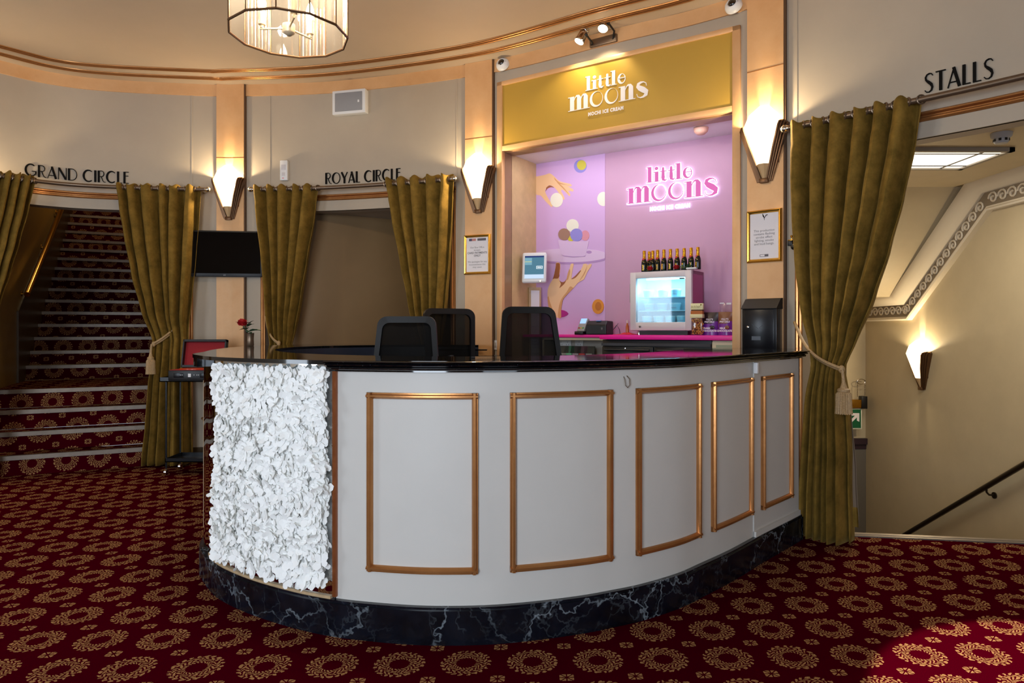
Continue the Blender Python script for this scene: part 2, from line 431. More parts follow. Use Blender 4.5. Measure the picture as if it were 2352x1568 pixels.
# ------------------------------------------------------------------ pixels and plan curves
def uu(px): return (px-CX)/FPX
def zz(py, Y): return CAMZ-(py-HY)/FPX*Y
def at(px, py, Y): return Vector((uu(px)*Y, Y, zz(py, Y)))
def atz(px, py, z):
    Y = (CAMZ-z)*FPX/(py-HY); return Vector((uu(px)*Y, Y, z))
def catmull(P, n=16):
    out = []
    for i in range(len(P)-1):
        p0 = P[max(i-1, 0)]; p1 = P[i]; p2 = P[i+1]; p3 = P[min(i+2, len(P)-1)]
        for k in range(n):
            t = k/n; t2, t3 = t*t, t*t*t
            out.append(tuple(.5*(2*p1[d]+(p2[d]-p0[d])*t+(2*p0[d]-5*p1[d]+4*p2[d]-p3[d])*t2+(3*p1[d]-p0[d]-3*p2[d]+p3[d])*t3) for d in range(len(p1))))
    out.append(tuple(P[-1])); return out
class Plan:
    """a curve on the ground plan; n points to the room / to the camera side"""
    def __init__(s, P, n=16):
        s.p = [Vector((q[0], q[1])) for q in catmull(P, n)]
        s.l = [0.0]
        for i in range(1, len(s.p)): s.l.append(s.l[-1]+(s.p[i]-s.p[i-1]).length)
        s.L = s.l[-1]
    def idx(s, d):
        d = max(0, min(s.L-1e-6, d)); lo, hi = 0, len(s.l)-1
        while hi-lo > 1:
            m = (lo+hi)//2
            if s.l[m] <= d: lo = m
            else: hi = m
        return lo, (d-s.l[lo])/max(1e-9, s.l[lo+1]-s.l[lo])
    def tan(s, d):
        i, f = s.idx(d); a = (s.p[min(i+1, len(s.p)-1)]-s.p[max(i-1, 0)]); b = (s.p[min(i+2, len(s.p)-1)]-s.p[i])
        return (a.normalized()*(1-f)+b.normalized()*f).normalized()
    def nrm(s, d): t = s.tan(d); return Vector((t.y, -t.x))
    def pt(s, d, off=0.0, z=0.0):
        i, f = s.idx(d); q = s.p[i].lerp(s.p[i+1], f)+s.nrm(d)*off
        if d < 0: q += s.tan(0)*d
        if d > s.L: q += s.tan(s.L)*(d-s.L)
        return Vector((q.x, q.y, z))
    def hit(s, px, off=0.0, far=False):
        u = uu(px); best = None; N = 900; prev = None
        for k in range(N+1):
            d = s.L*k/N; q = s.pt(d, off); g = q.x-u*q.y
            if prev is not None and g*prev[1] <= 0 and q.y > .5:
                dd = prev[0]+(d-prev[0])*abs(prev[1])/max(1e-9, abs(prev[1])+abs(g)); y = s.pt(dd, off).y
                if best is None or (y > best[1] if far else y < best[1]): best = (dd, y)
            prev = (d, g)
        if best is None: raise ValueError('no hit for px %s' % px)
        return best[0]
    def z_at(s, px, py, off=0.0): return zz(py, s.pt(s.hit(px, off), off).y)
    def frame(s, px, py, off=0.0):
        d = s.hit(px, off); q = s.pt(d, off); t = s.tan(d)
        return Vector((q.x, q.y, zz(py, q.y))), math.atan2(t.y, t.x), d
    def sweep(s, mb, prof, d0, d1, step=.08, caps=True, closed=True):
        n = max(1, int(abs(d1-d0)/step)); k = len(prof); vs_, fs = [], []
        for i in range(n+1):
            d = d0+(d1-d0)*i/n
            for o, z in prof: vs_.append(s.pt(d, o, z))
        for i in range(n):
            for j in range(k if closed else k-1):
                j2 = (j+1) % k; fs.append((i*k+j, i*k+j2, (i+1)*k+j2, (i+1)*k+j))
        if caps and closed: fs.append(tuple(range(k-1, -1, -1))); fs.append(tuple(n*k+j for j in range(k)))
        return mb.add(vs_, fs, True)
def rect(o0, o1, z0, z1): return [(o1, z0), (o1, z1), (o0, z1), (o0, z0)]
def bead(z0, z1, o=0.0, h=.022, n=5):
    """rounded double-bead moulding profile"""
    m = (z0+z1)/2; pr = [(o-.005, z0)]
    for a, b in ((z0, m-.004), (m+.004, z1)):
        for i in range(n+1):
            an = PI*i/n; pr.append((o+h*math.sin(an)+.004, (a+b)/2-(b-a)/2*math.cos(an)))
    pr.append((o-.005, z1)); return pr
# ================================================================== SETTING
ZC = 3.712
def ceil_pt(px, py):
    Y = (ZC-CAMZ)*FPX/(HY-py); return (uu(px)*Y, Y)
WP = [(-5.8, -2.4), (-5.8, 0), (-5.8, 2.4), (-5.62, 4.0), (-5.15, 5.35)]
WP += [ceil_pt(*q) for q in ((0, 139.5), (136, 170), (272, 185), (497, 195.6), (561, 195.6), (800, 184.7), (1130, 139.5), (1412, 68), (1600, 22))]
WP += [(1.93, 4.71), (2.47, 4.15), (2.83, 3.75), (3.35, 3.1), (3.9, 2.1), (4.2, .8), (4.25, -2.4)]
W = Plan(WP)
HEAD = 2.455
def S(px): return W.hit(px)
sG0, sG1 = S(-75), S(432)
sR0, sR1 = S(610), S(1036)
sB0, sB1 = S(1157), S(1684)
sS0 = S(1843); sS1 = sS0+2.35
TH = -.14
def wallseg(mb, a, b, z0, z1): W.sweep(mb, rect(TH, 0, z0, z1), a, b, .06)
mb = MB(); wallseg(mb, 0, sG0, -.02, ZC); struct(mb, 'wall_left', 'wall')
mb = MB()
wallseg(mb, sG0, sG1, HEAD, ZC); wallseg(mb, sG1, sR0, -.02, ZC); wallseg(mb, sR0, sR1, HEAD, ZC); wallseg(mb, sR1, sB0, -.02, ZC)
wallseg(mb, sB0, sB1, 2.89, ZC)
for px in (441, 620, 1049):
    d = S(px); W.sweep(mb, rect(-.01, .004, 2.70, 3.605), d-.006, d+.006, .05)
# stepped architrave under the bead over each opening
for a, b in ((sG0, sG1), (sR0, sR1)):
    W.sweep(mb, rect(-.02, .012, HEAD, 2.505), a, b, .06); W.sweep(mb, rect(-.02, .006, 2.505, 2.55), a, b, .06)
struct(mb, 'wall_back', 'wall')
mb = MB(); wallseg(mb, sB1, sS0, -.02, ZC); wallseg(mb, sS0, sS1, HEAD, ZC); wallseg(mb, sS1, W.L, -.02, ZC)
d = S(1830); W.sweep(mb, rect(-.01, .004, 2.70, ZC), d-.006, d+.006, .05)
W.sweep(mb, rect(-.02, .012, HEAD, 2.505), sS0, sS1, .06); W.sweep(mb, rect(-.02, .006, 2.505, 2.55), sS0, sS1, .06)
struct(mb, 'wall_right', 'wall')
# wall behind the camera with two entrance openings
mb = MB()
for x0, x1, z0, z1 in ((-5.9, -2.45, 0, ZC), (-.75, .75, 0, ZC), (2.45, 4.35, 0, ZC), (-2.45, -.75, 2.8, ZC), (.75, 2.45, 2.8, ZC), (-2.45, -.75, 0, .3), (.75, 2.45, 0, .3)):
    mb.box(x0, x1, -2.55, -2.4, z0, z1)
struct(mb, 'wall_front', 'wall')

# floor: foyer carpet, ends at the threshold of the stalls stair
TA, TB = atz(1945, 1229, 0.0), atz(2352, 1247, 0.0)
tdir = (TB-TA).normalized()
mb = MB()
xs = TA.x
mb.add([(-5.9, -2.5, 0), (xs, -2.5, 0), (xs, TA.y, 0), (xs, 7.6, 0), (-5.9, 7.6, 0)], [(0, 1, 2, 3, 4)])
e = TA+tdir*2.25
mb.add([(xs, -2.5, 0), (4.4, -2.5, 0), (4.4, e.y, 0), (xs, TA.y, 0)], [(0, 1, 2, 3)])
struct(mb, 'floor', 'carpet', uvf=lambda p, i: (p.x, p.y))
# ceiling
mb = MB(); mb.box(-5.9, 4.4, -2.5, 7.0, ZC, ZC+.08); struct(mb, 'ceiling', 'ceil')
# gold band under the ceiling, two ceiling mouldings
mb = MB(); W.sweep(mb, rect(-.01, .014, 3.60, ZC), 0, sB0-.02, .06); W.sweep(mb, rect(-.01, .014, 3.60, ZC), sB0-.02, W.L, .06); struct(mb, 'trim_1', 'gold')
def halfround(off, r=.022, n=6):
    return [(off-r*math.cos(PI*i/n), ZC-.014*math.sin(PI*i/n)-.002) for i in range(n+1)]+[(off+r, ZC+.01), (off-r, ZC+.01)]
for k, off in enumerate((.185, .375)):
    mb = MB()
    for q, r in ((0, .016), (.036, .014)): W.sweep(mb, halfround(off+q, r), .4, W.L-.4, .06)
    struct(mb, 'trim_%d' % (2+k), 'goldtrim')
# pilasters
PIL = {1: (497, 561), 2: (1068, 1131), 3: (1716, 1801)}
PD = .035
for k, (a, b) in PIL.items():
    mb = MB(); da, db = W.hit(a, PD), W.hit(b, PD)-.005
    W.sweep(mb, rect(-.01, PD, 0, ZC-.001), da, db, .05)
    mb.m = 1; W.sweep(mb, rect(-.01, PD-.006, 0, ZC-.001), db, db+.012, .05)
    mb.m = 2; j = {1: 2.985, 2: 3.02, 3: 3.13}[k]; W.sweep(mb, rect(PD-.01, PD+.0015, j, j+.006), da, db, .05)
    struct(mb, 'trim_%d' % (3+k), ['gold', 'darktrim', 'goldtrim'])
# bead mouldings round the three curtained openings
for k, (a, b) in enumerate(((sG0, sG1), (sR0, sR1), (sS0, sS1))):
    mb = MB(); W.sweep(mb, bead(2.555, 2.615, 0, .02), a-.05, b+.05, .06)
    for d in (a-.035, a-.012, b+.012, b+.035):
        if d < sS1-.1 or k < 2:
            mb.tube([W.pt(d, .004, 0), W.pt(d, .004, 2.56)], .014, 8)
    struct(mb, 'trim_%d' % (7+k), 'goldtrim')
# skirting boards between openings
for k, (a, b) in enumerate(((sG1, sR0), (sR1, sB0))):
    mb = MB(); W.sweep(mb, rect(-.01, .02, 0, .14), a+.05, b-.05, .06); struct(mb, 'baseboard_%s' % ('left', 'back')[k], 'darkpanel')

# ------------------------------------------------------------------ royal circle passage
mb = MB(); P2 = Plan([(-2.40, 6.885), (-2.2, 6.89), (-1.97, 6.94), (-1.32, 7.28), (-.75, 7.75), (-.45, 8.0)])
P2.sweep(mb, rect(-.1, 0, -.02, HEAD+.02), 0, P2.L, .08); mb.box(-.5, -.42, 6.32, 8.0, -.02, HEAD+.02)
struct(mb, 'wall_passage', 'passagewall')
mb = MB(); fr_ = [W.pt(sR0-.1+(sR1-sR0+.2)*i/10, TH+.01) for i in range(11)]
ply = [(p.x, p.y) for p in fr_]+[(-.42, 8.1), (-2.55, 8.1)]; k = len(ply)
mb.add([(x, y, z) for z in (HEAD+.02, HEAD+.1) for x, y in ply], [tuple(range(k)), tuple(range(2*k-1, k-1, -1))]+[(i, (i+1) % k, (i+1) % k+k, i+k) for i in range(k)]); struct(mb, 'ceiling_passage', 'wall')

# ------------------------------------------------------------------ grand circle stair shaft
SD = Vector((-.436, .9, 0)).normalized(); ST = Vector((.9, .436, 0)).normalized(); SP = Vector((-3.507, 6.5, 0))
def stp(s, r, z): return SP+SD*s+ST*r+Vector((0, 0, z))
NS = []                                      # nosing: (distance up the stair, height, left, right)
for i in range(4): NS.append((.262*i, .176*(i+1), -1.95, .27))
for i in range(16): NS.append((2.30+.253*i,   .871+.165*i, -1.33, .27))
mb = MB()
def slab(mb, s0, s1, r0, r1, z0, z1, z0b=None, z1b=None):
    z0b = z0 if z0b is None else z0b; z1b = z1 if z1b is None else z1b
    v = [stp(s0, r0, z0), stp(s0, r1, z0), stp(s1, r1, z0b), stp(s1, r0, z0b), stp(s0, r0, z1), stp(s0, r1, z1), stp(s1, r1, z1b), stp(s1, r0, z1b)]
    mb.add(v, [(0, 1, 2, 3), (4, 7, 6, 5), (0, 4, 5, 1), (1, 5, 6, 2), (2, 6, 7, 3), (3, 7, 4, 0)])
slab(mb, 1.0, 6.6, -1.45, -1.335, -.02, 5.0)
struct(mb, 'wall_stair_left', 'olivewall')
mb = MB(); slab(mb, .20, 6.6, .275, .36, -.02, 5.0); slab(mb, 6.45, 6.6, -1.45, .36, -.02, 5.0); struct(mb, 'wall_stair_right', 'olivewall')
mb = MB(); slab(mb, .95, 1.05, -2.3, -1.4, -.02, 5.0); slab(mb, -.9, 1.05, -2.3, -2.2, -.02, 5.0); struct(mb, 'wall_stair_landing', 'olivewall')
mb = MB(); slab(mb, .28, 6.6, -2.3, .36, 4.9, 5.0); struct(mb, 'ceiling_stair', 'olivewall')
mb = MB(); slab(mb, 1.9, 6.4, -1.335, -1.315, .5, 1.50, 3.4, 4.05); struct(mb, 'trim_10', 'darkpanel')

# ------------------------------------------------------------------ stalls stairwell
XW, YF = 4.35, 8.4
zUp = 2.64
mb = MB()
mb.box(XW, XW+.1, 2.3, YF+.1, -2.6, zUp+.1); struct(mb, 'wall_stairwell_right', 'cream')
mb = MB()
mb.box(1.9, XW, YF, YF+.1, -2.6, 2.0); struct(mb, 'wall_stairwell_end', 'cream')
mb = MB(); j = W.pt(sS0, TH); mb.box(1.95, 2.05, j.y-.02, YF, -2.6, zUp); struct(mb, 'wall_stairwell_left', 'cream')
mb = MB()
front = [W.pt(sS0+(sS1-sS0)*i/12, TH) for i in range(13)]
flat = [(p.x, p.y) for p in front]+[(XW, front[-1].y), (XW, 6.43), (1.96, 6.43)]; k = len(flat)
mb.add([(x, y, z) for z in (zUp, zUp+.08) for x, y in flat], [tuple(range(k)), tuple(range(2*k-1, k-1, -1))]+[(i, (i+1) % k, (i+1) % k+k, i+k) for i in range(k)])
prof = [(6.43, zUp), (7.56, 1.66), (YF, 1.66), (YF, 1.74), (7.50, 1.74), (6.43, zUp+.08)]; k = len(prof)
mb.add([(x, y, z) for x in (1.96, XW) for y, z in prof], [tuple(range(k)), tuple(range(2*k-1, k-1, -1))]+[(i, (i+1) % k, (i+1) % k+k, i+k) for i in range(k)])
struct(mb, 'ceiling_stairwell', 'cream')
mb = MB(); mb.box(2.0, XW, TA.y+.05, YF, -2.65, -2.6); struct(mb, 'floor_stairwell', 'carpet', uvf=lambda p, i: (p.x, p.y))
# metal nosing at the head of the stair, and the stair's first drop
tn = Vector((-tdir.y, tdir.x, 0))
mb = MB()
for o0, o1, z in ((-.025, .0, .008), (.004, .024, .010), (.028, .05, .008)):
    a, b = TA+tdir*.0, TA+tdir*2.2
    mb.add([a+tn*o0, b+tn*o0, b+tn*o1, a+tn*o1]+[q+Vector((0, 0, z)) for q in (a+tn*o0, b+tn*o0, b+tn*o1, a+tn*o1)],
           [(0, 1, 2, 3), (4, 7, 6, 5), (0, 4, 5, 1), (1, 5, 6, 2), (2, 6, 7, 3), (3, 7, 4, 0)])
struct(mb, 'trim_11', 'nosing')
mb = MB(); a, b = TA+tn*.05, TA+tdir*2.2+tn*.05
for i in range(10):
    p = [a+tn*.27*i, b+tn*.27*i]; zt = -.18*i
    mb.add([p[0]+Vector((0, 0, zt)), p[1]+Vector((0, 0, zt)), p[1]+Vector((0, 0, zt-.18)), p[0]+Vector((0, 0, zt-.18))], [(0, 1, 2, 3)])
    mb.add([p[0]+Vector((0, 0, zt-.18)), p[1]+Vector((0, 0, zt-.18)), p[1]+tn*.27+Vector((0, 0, zt-.18)), p[0]+tn*.27+Vector((0, 0, zt-.18))], [(0, 1, 2, 3)])
struct(mb, 'floor_stalls_steps', 'carpet', uvf=lambda p, i: (p.x, p.y-p.z))
# dado ledge and dark dado on the end wall
mb = MB(); zl = zz(1006, YF-.02); zl2 = zz(1031, YF-.02)
mb.box(2.1, XW, YF-.05, YF, zl-.07, zl); mb.box(2.1, XW, YF-.02, YF, zl2, zl-.07)
struct(mb, 'trim_12', pbr('dark_dado_rail', '33222a', .4))
mb = MB(); mb.box(2.1, XW, YF-.012, YF, -2.6, zl2); struct(mb, 'trim_13', pbr('grey_dado', '6b655c', .6))

# cornice with running scroll along the right wall
def wallR(px, py, x=XW-.06):
    Y = x/uu(px); return Vector((x, Y, zz(py, Y)))
q0 = wallR(1991, 737); q1 = wallR(2082, 734); q2 = wallR(2265, 482); q3 = wallR(2352, 457)
path = [(YF, q1.z-.005), (q1.y, q1.z), (q2.y, q2.z), (3.2, q2.z)]
def cseg(mb, prof, smooth=False):
    """profile [(out from wall, up across the band)] swept along the bent path with mitred corners"""
    k = len(prof); vs_ = []
    for i, (y, z) in enumerate(path):
        dirs = []
        if i > 0: dirs.append(Vector((path[i][0]-path[i-1][0], path[i][1]-path[i-1][1])).normalized())
        if i < len(path)-1: dirs.append(Vector((path[i+1][0]-path[i][0], path[i+1][1]-path[i][1])).normalized())
        t = sum(dirs, Vector((0, 0))).normalized(); n = Vector((-t.y, t.x))
        if n.y < 0: n = -n
        sc = 1/max(.4, n.dot(Vector((-dirs[0].y, dirs[0].x)) if Vector((-dirs[0].y, dirs[0].x)).y > 0 else -Vector((-dirs[0].y, dirs[0].x))))
        for o, h in prof: vs_.append((XW-o, y+n.x*h*sc, z+n.y*h*sc))
    fs = []
    for i in range(len(path)-1):
        for j in range(k): fs.append((i*k+j, i*k+(j+1) % k, (i+1)*k+(j+1) % k, (i+1)*k+j))
    fs += [tuple(range(k)), tuple(range((len(path)-1)*k, len(path)*k))]
    mb.add(vs_, fs, smooth)
mb = MB()
cseg(mb, [(0, -.005), (.055, -.005), (.065, .01), (.05, .022), (.05, .035), (0, .035)])
cseg(mb, [(0, .165), (.06, .165), (.085, .185), (.10, .19), (.15, .225), (.17, .26), (.17, .29), (0, .29)])
mb.m = 1; cseg(mb, [(0, .03), (.035, .03), (.035, .17), (0, .17)])
mb.m = 0
for i in range(len(path)-1):                 # scrolls
    a = Vector((0, path[i][0], path[i][1])); b = Vector((0, path[i+1][0], path[i+1][1])); L = (b-a).length; t = (b-a)/L
    n = Vector((0, -t.z, t.y)); n = n if n.z > 0 else -n
    cnt = int(L/.118)
    for c in range(cnt):
        o = a+t*((c+.5)*L/cnt)+n*.1
        pts = []
        for q in range(15):
            an = q*.62; r = .058-.0034*q
            pts.append(o+t*(-r*math.cos(an))+n*(r*math.sin(an))+Vector((XW-.04, 0, 0)))
        mb.tube(pts, .0095, 5)
struct(mb, 'trim_14', ['plaster', pbr('scroll_ground', '8a7c68', .7)])
# foyer ceiling edge over the booth: dark shadow gap rail
# ================================================================== COUNTER
CP = [(-.30, 6.05), (-.9, 6.10), (-1.45, 6.08), (-1.84, 5.85), (-2.03, 5.45), (-2.03, 4.95), (-1.91, 4.4), (-1.77, 3.98)]
CP += [tuple(atz(px, py, 0)[:2]) for px, py in ((457.5, 1311), (469, 1338), (490, 1366), (527, 1389), (578, 1411.5), (646, 1434), (714, 1452),
       (800, 1467), (936, 1480), (1038, 1482.5), (1140, 1479), (1242, 1468.7), (1344, 1454), (1412, 1440), (1480, 1424), (1565, 1395.5), (1620, 1368), (1688, 1332), (1756, 1290), (1845, 1238))]
CP += [(1.93, 4.40)]
K = Plan(CP, 12)
ZT, ZU, ZB = 1.169, 1.122, .152              # top, underside of the rail, top of plinth
def KS(px, off=-.03): return K.hit(px, off)
kEnd = KS(1845, 0); kW = KS(772); kF0, kF1 = KS(511), KS(762); kHatch = KS(1729); kRail = KS(748, .012)
cen = K.pt(KS(1000), -.5)
ctr = thing('reception_counter', 'long curved reception counter with pale grey panels, gold mouldings and black granite top', 'counter', (cen.x, cen.y, 0))
mb = MB(); K.sweep(mb, rect(-.14, 0, 0, ZB-.012), 0, kEnd, .05); K.sweep(mb, rect(-.14, -.008, ZB-.012, ZB), 0, kEnd, .05)
tag(mb.build('plinth', 'marble', ctr, True), 'black marble plinth with pale veins')
mb = MB(); K.sweep(mb, rect(-.12, -.03, ZB, ZU+.01), kW, kHatch, .05)
mb.build('front_panel', 'counter', ctr, True)
mb = MB(); K.sweep(mb, rect(-.12, -.024, ZB-.03, ZU+.01), kHatch+.004, kEnd-.01, .05); K.sweep(mb, rect(-.03, -.012, ZB-.03, ZB+.03), kHatch+.004, kEnd-.01, .05)
mb.build('hatch_panel', 'counter', ctr, True)
mb = MB(); K.sweep(mb, rect(-.12, -.022, ZB, ZU+.03), .05, kW-.004, .03); tag(mb.build('mirror_panel', 'mirror', ctr, True), 'mirrored panel round the left end')
mb = MB(); K.sweep(mb, rect(-.05, -.012, ZB, ZB+.012), kF0-.2, kF1+.005, .03); K.sweep(mb, rect(-.05, -.026, ZB+.012, ZB+.04), kF0+.1, kF1-.01, .03)
mb.build('bottom_batten', 'wood', ctr, True)
mb = MB(); dE = KS(461, -.005); K.sweep(mb, rect(-.024, -.012, ZB+.06, 1.02), dE-.17, dE-.155, .02); mb.build('edge_strip', 'wood', ctr, True)
mb = MB(); K.sweep(mb, rect(-.03, -.014, ZB+.01, ZU), KS(763, -.014), KS(771, -.014), .01); mb.build('copper_strip', pbr('copper_strip', '96562f', .3, .6), ctr, True)
mb = MB(); K.sweep(mb, rect(-.08, .028, ZT-.062, ZT-.018), K.L*.0+KS(470, 0)-1.1, KS(466, 0), .04); mb.build('end_rail', 'granite', ctr, True)
# five moulding frames
def pmould(a, b, z0, z1, off=-.03):
    w = .026; mb = MB()
    pr = lambda zc: [(off-.005, zc-w/2), (off+.012, zc-w/2), (off+.012, zc-w*.25), (off+.022, zc-w*.1), (off+.022, zc+w*.15), (off+.014, zc+w*.35), (off+.008, zc+w/2), (off-.005, zc+w/2)]
    K.sweep(mb, pr(z0+w/2), a, b, .03); K.sweep(mb, [(o, 2*(z1-w/2)-z) for o, z in pr(z1-w/2)], a, b, .03)
    for d in (a, b-w):
        vs_ = []; prof = [(0, -.005), (0, .012), (.25, .022), (.6, .022), (.8, .012), (1, .012), (1, -.005)]
        if d == a: prof = [(1-x, o) for x, o in prof]
        n = len(prof)
        for z in (z0, z1):
            for x, o in prof: vs_.append(K.pt(d+x*w, off+o, z))
        mb.add(vs_, [(i, (i+1) % n, (i+1) % n+n, i+n) for i in range(n)]+[tuple(range(n)), tuple(range(2*n-1, n-1, -1))])
    return mb.build('panel_moulding', 'goldtrim', ctr, True)
for a, b in ((842, 1098), (1172, 1408), (1463, 1610), (1637, 1729)): pmould(KS(a, -.02), KS(b, -.02), .285, 1.035)
pmould(KS(1751, -.015), KS(1820, -.015), .285, 1.035, -.024)
# granite top: ring between the outer edge and the inner edge
IN = catmull([(-.28, 5.70), (-.75, 5.74), (-1.15, 5.66), (-1.47, 5.42), (-1.60, 5.05), (-1.58, 4.62), (-1.46, 4.22), (-1.2, 3.78), (-.8, 3.46), (-.3, 3.30), (.2, 3.40), (.72, 3.80), (1.08, 4.38), (1.3, 4.75), (1.48, 4.93)], 8)
NO = 140; kTopEnd = kEnd+.03
def outoff(d):
    p = K.pt(d); w = max(0, 1-abs(d-KS(470, 0))/1.3)
    return .012+.022*w*w*(3-2*w)
outer = []
for i in range(NO+1):
    d = kTopEnd*i/NO; outer.append(K.pt(d, outoff(d)))
outer.append(Vector((1.93, 4.60, 0)))
inner = []
acc = [0]
for i in range(1, len(IN)): acc.append(acc[-1]+math.hypot(IN[i][0]-IN[i-1][0], IN[i][1]-IN[i-1][1]))
def inpt(f):
    x = f*acc[-1]; i = 0
    while i < len(acc)-2 and acc[i+1] < x: i += 1
    g = (x-acc[i])/(acc[i+1]-acc[i]); return Vector((IN[i][0]+(IN[i+1][0]-IN[i][0])*g, IN[i][1]+(IN[i+1][1]-IN[i][1])*g, 0))
for i in range(len(outer)): inner.append(inpt(i/(len(outer)-1)))
mb = MB(); n = len(outer); zt, zb = ZT, ZT-.018
vs_ = [Vector((p.x, p.y, zt)) for p in outer]+[Vector((p.x, p.y, zt)) for p in inner]+[Vector((p.x, p.y, zb)) for p in outer]+[Vector((p.x, p.y, zb)) for p in inner]
fs = []
for i in range(n-1):
    fs += [(i, i+1, n+i+1, n+i), (2*n+i, 3*n+i, 3*n+i+1, 2*n+i+1), (i, 2*n+i, 2*n+i+1, i+1), (n+i, n+i+1, 3*n+i+1, 3*n+i)]
fs += [(0, n, 3*n, 2*n), (n-1, 3*n-1, 4*n-1, 2*n-1)]
mb.add(vs_, fs, True); mb.build('countertop', 'granite', ctr, True)
# ogee rail along the right-hand front
mb = MB(); h = (ZT-.002-ZU)
pr = [(-.05, ZU), (-.012, ZU), (-.012, ZU+.006)]
for a, b, o in ((ZU+.008, ZU+.022, .004), (ZU+.024, ZU+.036, .016), (ZU+.038, ZT-.001, .028)):
    for i in range(5):
        an = -PI/2+PI*i/4; pr.append((o+.007*math.cos(an), (a+b)/2+(b-a)/2*math.sin(an)))
pr += [(-.05, ZT-.001)]
K.sweep(mb, pr, kRail, kEnd+.02, .03); mb.build('rail', 'granite', ctr, True)
# inner fascia under the top, interior shelf
mb = MB()
for i in range(0, n-1):
    a, b = inner[i], inner[i+1]
    mb.add([(a.x, a.y, zb-.09), (b.x, b.y, zb-.09), (b.x, b.y, zb), (a.x, a.y, zb)], [(0, 1, 2, 3)])
mb.build('inner_fascia', pbr('dark_blue_laminate', '1a2130', .35), ctr, True)
mb = MB(); mb.box(-.62, .0, 5.35, 5.62, 1.075, 1.092); mb.box(-.6, -.2, 5.45, 5.62, 1.13, 1.14); mb.build('inner_shelf', 'granite', ctr, True)
# small hook on the front
mb = MB(); d = KS(1437, -.03); zc_ = K.z_at(1437, 876, -.03)
mb.tube([K.pt(d-.012, -.028, zc_+.022), K.pt(d-.014, -.018, zc_+.01), K.pt(d-.012, -.015, zc_-.015), K.pt(d, -.014, zc_-.026), K.pt(d+.012, -.015, zc_-.015), K.pt(d+.013, -.018, zc_+.012), K.pt(d+.004, -.028, zc_+.026)], .0022, 6)
mb.build('wire_hook', 'nickel', ctr, True)
mb = MB(); d = KS(1731, -.02); z2 = K.z_at(1731, 845, -.02)
mb.box(-.012, .012, -.022, 0, -.03, .03, Matrix.Translation(K.pt(d+.01, -.02, z2)) @ Matrix.Rotation(math.atan2(K.tan(d).y, K.tan(d).x), 4, 'Z'), bev=.003); mb.build('hatch_catch', 'white', ctr, True)
# flower wall: one dense mass of petals on the mirrored front
mb = MB(); rnd = random.Random(11)
def floret(c, nrm, up, r):
    t = nrm.cross(up).normalized(); b = nrm.cross(t).normalized()
    a0 = rnd.uniform(0, PI)
    for q in range(4):
        an = a0+q*PI/2+rnd.uniform(-.2, .2); d = t*math.cos(an)+b*math.sin(an); s_ = t*-math.sin(an)+b*math.cos(an)
        lift = rnd.uniform(-.1, .5); cup = rnd.uniform(-.12, .3)
        o = len(mb.v); L = r*rnd.uniform(.85, 1.2); w = L*.52
        def P(f, g): return c+d*(L*f)+s_*(w*g)+nrm*(L*(lift*f*f*.7+cup*abs(g)*.5*f))
        vs_ = [P(.02, 0), P(.45, -.85), P(.5, 0), P(.45, .85), P(.92, -.72), P(1.05, 0), P(.92, .72)]
        mb.add(vs_, [(0, 1, 2), (0, 2, 3), (1, 4, 5, 2), (2, 5, 6, 3)], True)
zf0, zf1 = .205, 1.118
def edge0(z): return kF0+.02*math.sin(z*9.0)+.015*math.sin(z*23.0)-(.05 if z < .5 else 0)
cnt = 0
while cnt < 2550:
    z = rnd.uniform(zf0, zf1); d = rnd.uniform(kF0-.02, kF1-.016)
    if d < edge0(z)+rnd.uniform(0, .03): continue
    if z < .25+.05*max(0, (kF1-.55-d)) and rnd.random() < .5: continue
    cnt += 1
    off = rnd.uniform(-.012, .022)*min(1, .45+(d-kF0+.06)*3); c = K.pt(d, off, z)
    nn = K.nrm(d); nr = Vector((nn.x, nn.y, 0)); nr = (nr+Vector((rnd.gauss(0, .27), rnd.gauss(0, .27), rnd.gauss(.04, .27)))).normalized()
    if nr.dot(Vector((nn.x, nn.y, 0))) < .25: nr = Vector((nn.x, nn.y, .2)).normalized()
    floret(c, nr, Vector((.1, 0, 1)), rnd.uniform(.024, .036))
fl = mb.build('flower_panel', 'petal', ctr, True); tag(fl, 'dense panel of white hydrangea petals', kind='stuff')
mb = MB(); K.sweep(mb, rect(-.022, -.0175, zf0+.04, zf1), kF0+.09, kF1-.07, .04); mb.build('flower_backing', 'leafdark', ctr, True)
# raised floor behind the counter
mb = MB()
loop = [inner[i] for i in range(0, n, 4)]+[inner[-1]]
vs_ = [(p.x, p.y, .22) for p in loop]; mb.add(vs_, [tuple(range(len(loop)))]); mb.add([(p.x, p.y, .0) for p in loop], [tuple(range(len(loop)))])
m_ = len(loop); mb.add([(p.x, p.y, z) for z in (0, .22) for p in loop], [(i, (i+1) % m_, (i+1) % m_+m_, i+m_) for i in range(m_)])
struct(mb, 'floor_booth', pbr('dark_booth_floor', '2a2422', .8))
